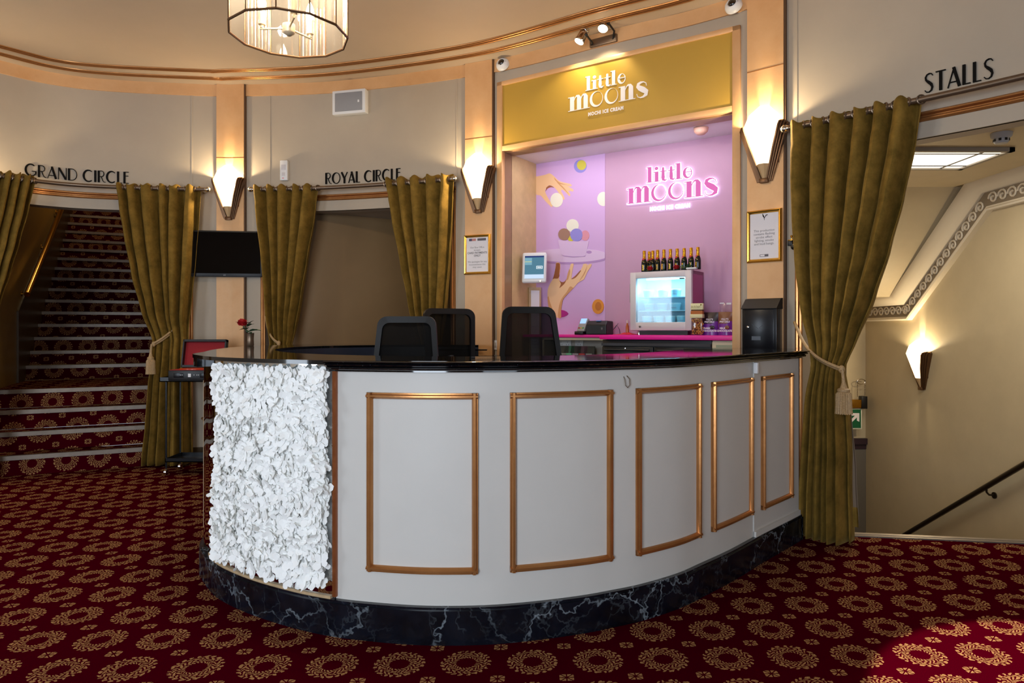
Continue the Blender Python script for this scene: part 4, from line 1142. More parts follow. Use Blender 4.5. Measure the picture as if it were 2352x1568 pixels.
mp(sm([(1108, 322), (1090, 400), (1050, 480), (985, 560), (1040, 470), (1085, 380)]), 12, o3, s3)
mp(sm([(816, 440), (842, 375), (850, 420), (840, 470), (815, 540), (800, 525)]), 12, o3, s3)
mp(sm([(900, 662), (822, 742), (752, 822), (732, 882), (716, 990), (716, 1100), (672, 1100), (680, 960), (720, 830), (800, 720), (850, 640)]), 12, o3, s3)
mp(sm([(512, 800), (520, 900), (545, 1020), (575, 1100), (610, 1100), (585, 980), (545, 860), (530, 790)]), 12, o3, s3)
mp([(718, 990), (760, 998), (800, 1020), (822, 1046), (800, 1072), (760, 1092), (718, 1100)], 10, o3, s3)
mp(ell(996, 642, 52, 66, 30), 9, o2, s2); mp(ell(1000, 640, 28, 40, 24), 13, o2, s2)
mb.build('panel', MM, mu)

# ------------------------------------------------------------------ worktop and cupboards
ZW = 1.253; aJ = bh(1378, 770, .17)[0]
D1, D2 = .30, .16
wt = bthing('booth_worktop', 'bright magenta worktop along the back of the pink booth', 'worktop', aJ, .3, ZW-.037)
mb = MB(); mb.box(aJ-aJ, BL-aJ, D2-.3, ND-.304, 0, .037, bev=.003); mb.box(.012-aJ, 0, D1-.3, ND-.304, .012, .036, bev=.003); mb.build('top', 'magenta', wt)
cw = pbr('cream_cupboard', 'd8ceb0', .5)
su = bthing('open_shelf_unit', 'cream open shelf unit under the left end of the magenta worktop', 'shelf unit', aJ/2, .5, ZFL)
aS = bh(1243, 800, D1)[0]; aE = aJ-.005
H1 = ZW-.026-ZFL
for nm, x0, x1 in (('side_panel', aS, aS+.02), ('side_panel', aE-.022, aE)):
    mb = MB(); mb.box(x0-aJ/2, x1-aJ/2, D1+.02-.5, ND-.02-.5, 0, H1-.001); mb.build(nm, cw, su)
mb = MB(); mb.box(aS-aJ/2, aE-aJ/2, D1+.02-.5, ND-.02-.5, H1-.022, H1-.001); mb.build('top_rail', cw, su)
mb = MB(); mb.box(aS+.02-aJ/2, aE-.022-aJ/2, ND-.035-.5, ND-.02-.5, 0, H1-.022); mb.build('back_panel', pbr('grey_back', 'b9b2a8', .6), su)
zsh = .985
mb = MB(); mb.box(aS+.02-aJ/2, aE-.022-aJ/2, D1+.03-.5, ND-.035-.5, zsh-.02-ZFL, zsh-ZFL); mb.build('shelf', cw, su)
for i, (px, wd) in enumerate(((1296, .145), (1330, .085))):
    a, z = bh(px, 790, ND-.045)
    o = bthing('wall_socket', ['white double socket in the open shelf unit, left one', 'white single socket in the open shelf unit, right one'][i], 'socket', a, ND-.036, z-.04, 'sockets in the shelf unit')
    mb = MB(); mb.box(-wd/2, wd/2, -.009, 0, 0, .085, bev=.003); mb.build('plate', 'white', o)
    mb = MB()
    for c in ((-.035, .035) if wd > .1 else (0,)):
        for dx, dz in ((0, .058), (-.011, .035), (.011, .035)): mb.box(c+dx-.002, c+dx+.002, -.0102, -.009, dz-.004, dz+.004)
    mb.build('pin_holes', 'black', o)
BAGC = ['3a3f3a', '2f6a50', '1e1d22', '47283a', '232a26']
for i, px in enumerate((1296, 1309, 1324, 1339, 1355)):
    a, _ = bh(px, 806, D1+.10); c = random.Random(i)
    o = bthing('snack_pouch', ['black snack pouch, leftmost on the open shelf', 'green snack pouch, second on the open shelf', 'black snack pouch, third on the open shelf', 'plum snack pouch with red top, fourth on the open shelf', 'dark snack pouch, last on the open shelf by the cream post'][i], 'snack pouch', a, D1+.10, zsh, 'snack pouches on the open shelf')
    mb = MB(); mb.add([(-.05, -.022, 0), (.05, -.022, 0), (.05, .022, 0), (-.05, .022, 0), (-.052, -.02, .10), (.052, -.02, .10), (.052, .02, .10), (-.052, .02, .10), (-.05, -.002, .165), (.05, -.002, .165), (.05, .002, .165), (-.05, .002, .165)],
        [(0, 3, 2, 1), (0, 1, 5, 4), (2, 3, 7, 6), (1, 2, 6, 5), (3, 0, 4, 7), (4, 5, 9, 8), (6, 7, 11, 10), (5, 6, 10, 9), (7, 4, 8, 11), (8, 9, 10, 11)]); mb.build('bag', pbr('pouch_%d' % i, BAGC[i], .35), o)
    mb = MB(); mb.box(-.03, .03, -.0225, -.0215, .085, .10); mb.box(-.025, .025, -.0225, -.0215, .068, .08); mb.build('label', pbr('pouch_label_%d' % i, ['9aa09a', '7fd0a8', 'a9a4b4', 'b23030', '8e9a94'][i], .5), o)
# black under-counter fridge and white cupboard
aF0, aF1 = aJ+.006, bh(1632, 790, D2+.02)[0]; H2 = ZW-.038-ZFL
fr_ = bthing('undercounter_fridge', 'black under-counter fridge with bar handles below the magenta worktop', 'fridge', (aF0+aF1)/2, .4, ZFL)
hw = (aF1-aF0)/2
mb = MB(); mb.box(-hw, hw, D2+.05-.4, ND-.05-.4, 0, H2-.002, bev=.004); mb.build('cabinet', 'black', fr_)
for i, (x0, x1) in enumerate(((-hw, -.003), (.003, hw))):
    mb = MB(); mb.box(x0+.004, x1-.004, D2+.03-.4, D2+.05-.4, .08, H2-.06, bev=.004); d_ = mb.build('door', 'blackmetal', fr_)
    mb = MB(); mb.tube([(x0+.03, D2+.012-.4, H2-.085), (x1-.03, D2+.012-.4, H2-.085)], .008, 8); sub(mb, 'handle', pbr('grey_handle', '3c3c3f', .35, .4), d_)
mb = MB(); mb.box(-hw, hw, D2+.025-.4, D2+.05-.4, H2-.052, H2-.03); mb.build('top_strip', pbr('fridge_strip', '353236', .4), fr_)
mb = MB(); a, z = bh(1436, 801, D2+.02); mb.lathe([(.009, 0), (.009, .012), (0, .013)], 12, Matrix.Translation((a-(aF0+aF1)/2, D2+.03-.4, z-ZFL)) @ Matrix.Rotation(PI/2, 4, 'X')); mb.build('lock', 'chrome', fr_)
wc = bthing('cream_cupboard', 'cream cupboard with glazed door under the right end of the magenta worktop', 'cupboard', (aF1+BL)/2, .4, ZFL)
hw = (BL-aF1)/2-.005
mb = MB(); mb.box(-hw, hw, D2+.05-.4, ND-.05-.4, 0, H2-.002, bev=.003); mb.build('carcass', cw, wc)
mb = MB(); mb.box(-hw+.004, hw-.004, D2+.03-.4, D2+.05-.4, .02, H2-.012, bev=.003); dd_ = mb.build('door', cw, wc)
mb = MB(); mb.box(-hw+.035, hw-.02, D2+.026-.4, D2+.03-.4, .06, H2-.035); sub(mb, 'door_panel', pbr('pale_green_panel', 'a6b096', .25), dd_)
for x in (.25, .55):
    mb = MB(); mb.box(hw*x-.002, hw*x+.002, D2+.018-.4, D2+.026-.4, H2-.11, H2-.06); sub(mb, 'handle', 'chrome', dd_)

# ------------------------------------------------------------------ display freezer
DF = .20
f0, zt = bh(1447, 626, DF); f1, _ = bh(1588, 621, DF); FW = f1-f0
lo, hi = .1, .6
for _ in range(40):
    m_ = (lo+hi)/2
    if bpx(f1, DF+m_) < 1616: lo = m_
    else: hi = m_
FD = min(lo, ND-DF-.02); FH = zt-ZW; fz0 = .035
fz = bthing('display_freezer', 'small white display freezer with lit glass door on the magenta worktop', 'freezer', (f0+f1)/2, DF, ZW)
hw = FW/2; fp = pbr('freezer_magenta_side', '9c1f66', .3); fi = pbr('freezer_liner', 'bfe6f2', .4); fwm = pbr('freezer_white', 'd3c9cb', .35)
mb = MB(); t_ = .028
mb.box(-hw, -hw+t_, .045, FD, fz0, FH); mb.box(-hw, hw, .045, FD, FH-t_, FH); mb.box(-hw, hw, .045, FD, fz0, fz0+.06); mb.box(-hw, hw, FD-.02, FD, fz0, FH)
mb.m = 1; mb.box(hw-t_, hw, .045, FD, fz0, FH)
mb.m = 2; mb.box(-hw+t_, hw-t_, FD-.024, FD-.02, fz0+.06, FH-t_); mb.box(-hw+t_, -hw+t_+.003, .05, FD-.02, fz0+.06, FH-t_); mb.box(hw-t_-.003, hw-t_, .05, FD-.02, fz0+.06, FH-t_)
mb.build('cabinet', [fwm, fp, fi], fz)
dz0, dz1 = fz0+.05, FH-.005; bw = .052
mb = MB()
mb.box(-hw, -hw+bw, .0, .043, fz0+.004, FH, bev=.005); mb.box(hw-bw, hw, .0, .043, fz0+.004, FH, bev=.005)
mb.box(-hw+bw-.004, hw-bw+.004, .0, .043, FH-bw, FH, bev=.005); mb.box(-hw+bw-.004, hw-bw+.004, .0, .043, fz0+.004, fz0+.004+bw*1.25, bev=.005)
dr = mb.build('door', fwm, fz)
gx0, gx1, gz0, gz1 = -hw+bw, hw-bw, fz0+bw*1.25, FH-bw
mb = MB(); mb.box(gx0, gx1, .018, .022, gz0, gz1); sub(mb, 'door_glass', glassy('freezer_glass', 'dff4fb', .06), dr)
mb = MB(); mb.box(-hw-.006, -hw+.002, .005, .03, FH*.52, FH*.82, bev=.003); sub(mb, 'handle', pbr('grey_grip', '8f8a8c', .4), dr)
mb = MB(); mb.lathe([(.009, 0), (.009, .01), (0, .012)], 12, Matrix.Translation((-hw+.09, 0, fz0+.035)) @ Matrix.Rotation(PI/2, 4, 'X')); sub(mb, 'lock', 'chrome', dr)
mb = MB(); mb.box(gx1-.05, gx1-.008, .012, .018, gz1-.016, gz1-.006, bev=.001); sub(mb, 'thermometer', 'black', dr)
mb = MB(); mb.box(gx0+.07, gx1-.02, .05, .07, gz1-.012, gz1-.002); mb.build('light_strip', emis('freezer_led', 'd8f6ff', 9), fz)
for x in (-hw+.06, hw-.06):
    for y in (.05, FD-.05):
        mb = MB(); mb.lathe([(.014, 0), (.014, .02), (.01, fz0)], 12, Matrix.Translation((x, y, 0))); mb.build('foot', 'chrome' if x < 0 else 'black', fz)
mb = MB(); mb.box(-hw+.07, hw-.04, .03, .06, .002, fz0-.001); mb.build('base_grille', 'black', fz)
def fcoord(px, py, dep): a, z = bh(px, py, DF+dep); return a-(f0+f1)/2, z-ZW
shz = [fcoord(1520, y, .06)[1] for y in (682, 713)]
for z in shz:
    mb = MB(); mb.box(gx0+.004, gx1-.004, .05, FD-.026, z-.006, z); mb.build('shelf', pbr('freezer_shelf', 'd6f3fb', .2, emit='d6f3fb', estr=0.0), fz)
tubs = [(1489.5, 0), (1522.5, 0), (1552, 0), (1492, 1), (1521, 1), (1551, 1), (1486, 2), (1513, 2), (1540, 2), (1566, 2)]
R_ = BF @ Vector(((f0+f1)/2, DF, ZW)); ft = pbr('tub_cyan', 'b4e4f0', .4); fl_ = pbr('tub_lid', 'dff2f6', .4)
nm = ['top', 'middle', 'bottom']; ordn = ['leftmost', 'second', 'third', 'fourth']
tub0 = None; cntr = [0, 0, 0]
for px, sh in tubs:
    z = shz[sh] if sh < 2 else fz0+.0605
    x, _ = fcoord(px, 700, .095); lab = 'pale blue ice cream tub, %s on the %s level of the freezer' % (ordn[cntr[sh]], nm[sh]); cntr[sh] += 1
    loc = BF @ Vector(((f0+f1)/2+x, DF+.098, ZW+z))
    if tub0 is None:
        tub0 = thing('ice_cream_tub', lab, 'tub', loc, BRZ, 'ice cream tubs in the display freezer')
        mb = MB(); mb.lathe([(.036, 0), (.043, .052), (.043, .054)], 20); mb.build('cup', ft, tub0)
        mb = MB(); mb.lathe([(.045, .05), (.045, .06), (.04, .062), (0, .062)], 20); mb.build('lid', fl_, tub0)
        mb = MB(); text_mb(mb, 'moons', .017, 0, .018, -.0428); mb.build('print', pbr('tub_print', 'b58fb8', .5), tub0)
    else: dup(tub0, loc, BRZ, lab)
lx = BF @ Vector(((f0+f1)/2, DF+.07, ZW+gz1-.03))
add_light('freezer_light', 'AREA', lx, 1.7, (.62, .91, 1), FW*.7, .02, target=BF @ Vector(((f0+f1)/2, DF+.16, ZW+gz0)))

# bottles on the freezer
gf = pbr('bottle_glass', '0d160c', .12); gfoil = pbr('gold_foil', 'd09a22', .3, .8, var=.2, vscale=90); bl_ = pbr('red_neck_label', 'a31a1a', .4); btxt = pbr('gold_print', 'd8a93a', .3, .7)
bpxs = [1479.6, 1491.5, 1499.5, 1510.5, 1525, 1540, 1555.5, 1571.6, 1587.4, 1603]
bdep = [.07, .14, .10, .07, .07, .07, .07, .07, .07, .06]
bot0 = None
for i, (px, dp) in enumerate(zip(bpxs, bdep)):
    a, _ = bh(px, 620, DF+dp); loc = BF @ Vector((a, DF+dp, ZW+FH+.0065))
    lab = 'small gold-necked champagne bottle on the freezer, '+['leftmost of the row', 'second from left, half hidden', 'third from left, behind the left rose', 'fourth from left', 'fifth from left', 'fifth from right', 'fourth from right, behind the right rose', 'third from right', 'second from right, behind the leaves', 'rightmost of the row'][i]
    if bot0 is None:
        bot0 = thing('champagne_bottle', lab, 'bottle', loc, BRZ, 'small champagne bottles on the freezer')
        mb = MB(); mb.lathe([(.022, 0), (.0235, .004), (.0235, .07), (.021, .088), (.014, .108), (.0105, .122), (.0100, .15)], 18); mb.build('body', gf, bot0)
        mb = MB(); mb.lathe([(.0160, .105), (.0130, .120), (.0118, .145), (.0138, .150), (.0138, .157), (.0128, .160), (.0132, .170), (.011, .1745), (0, .175)], 16); mb.build('foil', gfoil, bot0)
        mb = MB(); mb.lathe([(.0008, 0), (.009, .0), (.009, .0015), (0, .0018)], 14, Matrix.Translation((.0, -.0165, .103)) @ Matrix.Rotation(math.radians(70), 4, 'X')); mb.build('neck_seal', bl_, bot0)
        mb = MB()
        for k_ in range(3): mb.box(-.006, .006, -.0246, -.0236, .018+.012*k_, .026+.012*k_)
        mb.box(-.0085, .0085, -.0244, -.0236, .012, .0145); mb.box(-.0085, .0085, -.0244, -.0236, .053, .055)
        mb.tube([(-.017, -.015, .092), (0, -.0215, .083), (.016, -.0175, .075)], .0012, 5); mb.build('label_print', btxt, bot0)
    else: dup(bot0, loc, BRZ+random.uniform(-.4, .4), lab)
mb = MB(); mb.box(-.16, .17, 0, .14, 0, .006); tr_ = mb; tr_.v = [BF @ (p+Vector(((f0+f1)/2+.02, DF+.012, ZW+FH))) for p in tr_.v]; tag(tr_.build('bottle_tray', 'black'), 'thin black tray under the bottles on the freezer', 'tray')
def rose_head(mb, c, r, seed=0):
    rr = random.Random(seed); c = Vector(c)
    mb.ball(c, (r*.55, r*.55, r*.7), 10, 6)
    for ring, (n, rad, h, tilt) in enumerate(((3, .35, .75, .15), (5, .62, .6, .5), (6, .85, .35, .95))):
        for k_ in range(n):
            an = 2*PI*k_/n+ring*.7+rr.uniform(-.2, .2); d = Vector((math.cos(an), math.sin(an), 0)); s_ = Vector((-d.y, d.x, 0))
            g = []
            for j in range(4):
                v_ = j/3
                for i in range(5):
                    u_ = i/2-1; w_ = r*.62*math.sin(PI*(.25+.6*v_))
                    rad_ = r*(rad*.55+(rad*.6+tilt*.25)*v_**1.5)*(1-.12*u_*u_)
                    g.append(c+d*rad_+s_*(w_*u_)+Vector((0, 0, r*(-.6+(.6+h)*v_*(1-.12*u_*u_)-(.25*tilt if j == 3 else 0)))))
            mb.add(g, [(j*5+i, j*5+i+1, (j+1)*5+i+1, (j+1)*5+i) for j in range(3) for i in range(4)], True)
def leaf(mb, p, d, L, w, up=Vector((0, 0, 1))):
    p = Vector(p); d = Vector(d).normalized(); s_ = d.cross(up).normalized(); n_ = s_.cross(d)
    g = []
    for j, (f, ww) in enumerate(((0, .05), (.25, .75), (.5, 1), (.75, .7), (1, .03))):
        for u_ in (-1, 0, 1): g.append(p+d*(L*f)+s_*(w*.5*ww*u_)+n_*(.12*L*abs(u_)*ww-.3*L*f*f))
    mb.add(g, [(j*3+i, j*3+i+1, (j+1)*3+i+1, (j+1)*3+i) for j in range(4) for i in range(2)], True)
M['rose'] = pbr('red_rose', 'a00a12', .6); M['leaf'] = pbr('rose_leaf', '2c4a30', .5)
M['paleleaf'] = pbr('pale_leaf', '7f9a64', .5)
for i, (px, lab) in enumerate(((1494, 'red rose lying before the left bottles on the freezer'), (1554, 'red rose lying before the middle bottles on the freezer, with leaves to its right'))):
    a, _ = bh(px, 615, DF+.035); o = bthing('cut_rose', lab, 'rose', a, DF+.036, ZW+FH+.0065)
    mb = MB(); rose_head(mb, (0, -.008, .024), .026, i); mb.build('flower', 'rose', o)
    mb = MB(); mb.tube([(0, .004, .014), (.05 if i else -.03, .006, .010), (.13 if i else -.045, .008, .008)], .0025, 6); mb.build('stem', 'leaf', o)
    mb = MB()
    if i:
        for p, d, L in (((.04, -.002, .012), (.4, -.2, .9), .04), ((.05, -.002, .012), (.9, -.3, .5), .04), ((.04, -.002, .012), (-.4, -.3, .8), .03)): leaf(mb, p, d, L, .02)
        mb.build('leaf', 'paleleaf', o); mb = MB()
        for p, d, L in (((.09, .0, .012), (.3, -.2, .9), .045), ((.10, -.002, .012), (1, -.2, .8), .05), ((.10, .0, .012), (.9, -.5, .2), .045)): leaf(mb, p, d, L, .032)
        mb.build('leaf', 'leaf', o)
    else:
        for p, d, L in (((-.02, 0, .012), (-.6, -.2, .7), .03), ((-.025, 0, .01), (-1, -.2, .3), .03)): leaf(mb, p, d, L, .016)
        mb.build('leaf', 'leaf', o)
a, _ = bh(1589, 619, DF+.02); o = bthing('small_box', 'small white box at the right front corner on top of the freezer', 'box', a, DF+.001, ZW+FH+.0062)
mb = MB(); mb.box(-.04, .04, 0, .05, 0, .012, bev=.001); mb.build('carton', 'white', o)

# ------------------------------------------------------------------ things on the worktop
a, _ = bh(1373, 765, .36); o = bthing('receipt_printer', 'black receipt printer on the magenta worktop below the mural', 'printer', a+.005, .38, ZW)
mb = MB(); mb.add([(-.10, -.07, 0), (.10, -.07, 0), (.10, .08, 0), (-.10, .08, 0), (-.098, -.068, .085), (.098, -.068, .085), (.098, .078, .118), (-.098, .078, .118), (-.095, -.03, .122), (.095, -.03, .122)],
    [(0, 3, 2, 1), (0, 1, 5, 4), (1, 2, 6, 9, 5), (3, 0, 4, 8, 7), (2, 3, 7, 6), (4, 5, 9, 8), (8, 9, 6, 7)]); bd = mb.build('housing', 'black', o)
bv = bd.modifiers.new('bev', 'BEVEL'); bv.width = .008; bv.segments = 3
mb = MB(); mb.box(-.075, .045, -.0735, -.069, .074, .080); mb.build('paper_slot', pbr('slot_dark', '020203', .3), o)
mb = MB(); mb.box(-.01, .035, -.045, -.03, .117, .124); mb.build('label', pbr('blue_label', '5b8fd6', .4), o)
mb = MB(); mb.box(.05, .068, -.0735, -.0695, .04, .062, bev=.002); mb.build('button', pbr('grey_button', '5a5a5e', .4), o)
a, _ = bh(1338, 765, .30); o = bthing('card_terminal', 'card payment terminal with lit screen leaning beside the receipt printer', 'card reader', a-.03, .33, ZW, None, -.1)
T = Matrix.Rotation(math.radians(-32), 4, 'X')
mb = MB(); mb.box(-.045, .045, -.04, .05, 0, .03, bev=.005); mb.build('cradle', 'black', o)
mb = MB(); mb.box(-.040, .040, -.03, .005, .02, .155, T, bev=.008); bd = mb.build('case', pbr('grey_case', '9a9a98', .4), o)
mb = MB(); mb.box(-.030, .030, -.0325, -.029, .098, .148, T); sub(mb, 'screen', emis('terminal_screen', '9fc4ff', .9), bd)
for k_, (x, c) in enumerate(((-.022, 'b02020'), (0, 'c9a51c'), (.022, '1f8f4a'))):
    mb = MB(); mb.box(x-.008, x+.008, -.0325, -.029, .045, .055, T); sub(mb, 'key', pbr('key_%d' % k_, c, .4), bd)
a, _ = bh(1408, 765, .5)
mb = MB(); q = lambda x, y, z: BF @ Vector((a+x, .5+y, ZW+z))
mb.tube([q(-.03, -.06, .004), q(.0, -.02, .03), q(.035, 0, .085), q(.05, .02, .05), q(.055, .03, .004)], .0025, 6); mb.tube([q(-.03, -.04, .006), q(.02, 0, .06), q(.04, .02, .10)], .0022, 6)
tag(mb.build('power_cable', pbr('purple_grey_cable', '4a4058', .5)), 'thin dark cable looping behind the receipt printer', 'cable')
a, _ = bh(1441, 762, .40); o = bthing('sauce_bottle', 'slim orange topping bottle left of the freezer', 'bottle', a, .40, ZW)
mb = MB(); mb.lathe([(.013, 0), (.014, .01), (.014, .07), (.008, .09), (.0075, .105)], 14); mb.build('body', pbr('amber_glass', 'b4622c', .2), o)
mb = MB(); mb.lathe([(.009, .10), (.009, .125), (0, .126)], 14); mb.build('cap', pbr('pale_cap', 'd9c6c0', .4), o)
a, _ = bh(1443, 765, .30)
mb = MB(); rr = random.Random(4); C0 = BF @ Vector((a, .30, ZW))
def clo(i, j):
    u_, v_ = i/12-.5, j/6-.5; return BF @ Vector((a+u_*.22, .28+v_*.12, ZW+.003+.014*max(0, math.cos(u_*5))*max(0, math.cos(v_*3))*(1+.5*math.sin(i*2.1+j*1.7))))
mb.grid(clo, 12, 6); so = mb.build('red_cloth', pbr('red_cloth', 'c4121c', .7)); tag(so, 'crumpled bright red cloth at the left foot of the freezer', 'cloth')
sd_ = so.modifiers.new('thick', 'SOLIDIFY'); sd_.thickness = .002

# snack bags at the right end of the worktop
def pouch(root, w, h, d, mats, bulge=1.0):
    mb = MB()
    def fn(side):
        def f(i, j):
            u_ = i/10*2-1; v_ = j/10
            th_ = d*(1-abs(u_)**2.5)*(1-v_**2.2)*.5*bulge+.0015
            ww = w/2*(1-.05*math.sin(PI*v_)); return (u_*ww, side*th_, v_*h+.001)
        return f
    mb.grid(fn(-1), 10, 10); mb.grid(fn(1), 10, 10)
    mb.mi = [1 if ((k_ % 100)//10 >= 6 or ((k_ % 100)//10 == 5 and (k_ % 10) < 7)) else 0 for k_ in range(len(mb.f))]
    return mb.build('bag', mats, root)
pp = pbr('purple_bag', '6f2791', .3); dk = pbr('dark_choc_bag', '2a1418', .35); mk = pbr('milk_choc_bag', '7a4a2c', .35); wht = pbr('bag_white_print', 'e8e0ea', .5)
for i, (pa, pb, top, mats, lab, l3) in enumerate(((1613, 1650, 717, [pp, dk], 'purple and dark brown pretzel bag in the middle of the snacks', 'DARK'), (1650, 1683, 716, [pp, mk], 'purple and milk brown pretzel bag against the gold frame', 'MILK'))):
    dep = .27 if i == 0 else .255
    a0, z0 = bh(pa, 770, dep); a1, zt2 = bh(pb, top, dep); w_ = a1-a0; h_ = zt2-ZW
    o = bthing('pretzel_bag', lab, 'snack bag', (a0+a1)/2, dep, ZW, 'pretzel bags on the worktop'); pouch(o, w_, h_, .06, mats)
    mb = MB(); y_ = -.034
    text_mb(mb, "OLLY'S", h_*.10, 0, h_*.66, y_+.014, bold=.0006); text_mb(mb, 'PRETZELS', h_*.10, 0, h_*.55, y_+.009, bold=.0006)
    text_mb(mb, l3, h_*.11, -w_*.12, h_*.27, y_, bold=.001); text_mb(mb, 'CHOCOLATE', h_*.105, 0, h_*.16, y_, bold=.001); mb.build('print', wht, o)
    mb = MB(); mb.ball((w_*.18, -.030, h_*.34), (w_*.17, .004, h_*.085), 12, 6); mb.build('picture', dk if i == 0 else mk, o)
a0, _ = bh(1587, 768, .20); a1, zt2 = bh(1614, 737, .20); w_ = a1-a0
o = bthing('popcorn_bag', 'clear bag of caramel popcorn with cream card top beside the freezer', 'snack bag', (a0+a1)/2, .215, ZW)
hb = .135
rr = random.Random(2); mb = MB()
for k_ in range(90):
    x, y, z = rr.uniform(-w_*.42, w_*.42), rr.uniform(-.018, .018), rr.uniform(.008, hb*.95)
    for q in range(2): mb.ball((x+rr.uniform(-.004, .004), y+rr.uniform(-.003, .003), z+rr.uniform(-.003, .003)), rr.uniform(.005, .008), 7, 5)
tag(mb.build('popcorn', pbr('caramel_popcorn', 'b87a30', .4, var=.35, vscale=60), o), 'caramel popcorn', kind='stuff')
mb = MB(); mb.box(-w_*.48, w_*.48, -.028, .028, 0, hb, bev=.008); mb.build('clear_bag', glassy('clear_bag', 'ffffff', .10, .08), o)
def band(z0, z1, col, nm_, wx=.5): 
    mb = MB(); mb.box(-w_*wx, w_*wx, -.030+.02*(z0-hb)/.1, .028-.018*(z0-hb)/.1, z0, z1, bev=.002); return mb.build(nm_, pbr('card_'+col, col, .6), o)
band(hb, hb+.03, 'd9cfa0', 'card_band', .52); band(hb+.03, hb+.055, 'a85a1c', 'card_band'); band(hb+.055, hb+.066, '5a3a18', 'card_band', .48); cb = band(hb+.066, hb+.115, 'ded6a6', 'card_top', .52)
mb = MB(); text_mb(mb, 'Joe & Seph\'s', .022, -.004, hb+.082, -.0175, xscale=.75); mb.ball((w_*.36, -.016, hb+.103), (.007, .003, .007), 10, 6); sub(mb, 'print', pbr('card_print', '7d6f1e', .6), cb)
a, z = bh(1668, 704, .40); o = bthing('clear_packet', 'clear plastic packets stacked behind the pretzel bags', 'packet', a, .40, ZW)
mb = MB(); mb.box(-.05, .045, -.02, .02, 0, z-ZW+.03, bev=.01); mb.build('packet', glassy('clear_packet', 'ffffff', .12, .1), o)
mb = MB(); mb.box(-.045, -.01, -.022, -.018, z-ZW+.022, z-ZW+.032); mb.box(.008, .045, -.022, -.018, z-ZW+.016, z-ZW+.03); mb.build('label', 'white', o)

# ------------------------------------------------------------------ on the booth's left reveal: tablet, leaflet holder
a, z = bh(1224, 650, .27); o = bthing('tablet_kiosk', 'white framed tablet till on the beige wall left of the mural', 'tablet', a+.012, .27, z, None, math.radians(22))
wd, ht = .225, .285
T = Matrix.Translation((0, 0, 0)) @ Matrix.Rotation(math.radians(-9), 4, 'X')
mb = MB(); mb.box(-wd/2, wd/2, -.02, .025, 0, ht, T, bev=.018, seg=3); hs = mb.build('housing', 'white', o)
mb = MB(); mb.box(-wd/2+.004, wd/2-.02, .02, .06, .02, ht-.02, T, bev=.01); mb.build('back_cover', 'black', o)
mb = MB(); mb.box(-wd/2+.026, wd/2-.022, -.0225, -.019, .038, ht-.035, T); scn = mb.build('screen', emis('tablet_screen', '5f8fa6', .55), o)
mb = MB(); mb.box(-wd/2+.026, -wd/2+.092, -.0245, -.0222, .165, ht-.055, T); mb.m = 1; mb.box(-wd/2+.026, -wd/2+.09, -.0247, -.0243, .192, .196, T)
mb.m = 2; mb.box(.022, .078, -.0242, -.0222, .128, .131, T); mb.box(.022, .078, -.0242, -.0222, .151, .154, T); mb.box(.022, .025, -.0242, -.0222, .128, .154, T); mb.box(.075, .078, -.0242, -.0222, .128, .154, T); mb.box(.03, .07, -.0242, -.0222, .138, .144, T)
mb.m = 3; mb.box(-wd/2+.026, wd/2-.022, -.0243, -.0223, .038, .075, T); mb.m = 4; mb.box(-wd/2+.026, wd/2-.022, -.0243, -.0223, ht-.05, ht-.036, T)
sub(mb, 'screen_content', [emis('ui_tile', '86b6c8', .6), emis('ui_yellow', 'd8d07a', .8), emis('ui_white', 'f0f6fa', 1.0), emis('ui_pale', 'c2d6ee', .8), emis('ui_navy', '3a4a86', .5)], scn)
mb = MB(); mb.tube([(wd*.27, -.022, .012), (wd*.27, -.028, .012)], .008, 12, M=T); mb.build('lock', 'chrome', o)
mb = MB(); mb.box(-.02, .02, .05, .16, .10, .14); mb.build('bracket', 'black', o)
a, z = bh(1211, 800, .44); zt2 = bh(1211, 660, .44)[1]
o = bthing('leaflet_holder', 'wood framed holder with white papers below the tablet till', 'leaflet holder', .045, .46, 1.02, None, PI/2*.55)
hh = zt2-1.02
mb = MB(); mb.box(-.06, .06, -.012, .012, 0, hh, bev=.003); mb.build('frame', 'wood', o)
mb = MB(); mb.box(-.042, .042, -.016, -.011, .02, hh-.03, bev=.002); mb.build('paper', 'paper', o)
mb = MB()
for k_ in range(10): mb.box(-.03, .03-.01*(k_ % 3), -.0168, -.0158, .05+.028*k_, .055+.028*k_)
mb.build('print', pbr('faint_print', 'aeb0bd', .7), o)
# ceiling dome in the niche
a, z = bh(1610, 280, .26)
mb = MB(); mb.lathe([(0, -.055), (.03, -.05), (.052, -.03), (.058, 0)], 20, BF @ Matrix.Translation((a, .26, NZ-.001))); tag(mb.build('ceiling_dome', pbr('peach_dome', 'cfa08a', .5)), 'small peach dome fitting on the booth ceiling at the right', 'ceiling fitting')
# added fill light below the niche ceiling, without a fitting
p = BF @ Vector((BL*.5, .10, NZ-.03)); add_light('booth_fill_light', 'AREA', p, 6.0, (.96, .90, 1), BL*.85, .10, target=BF @ Vector((BL*.5, .50, 1.3)))
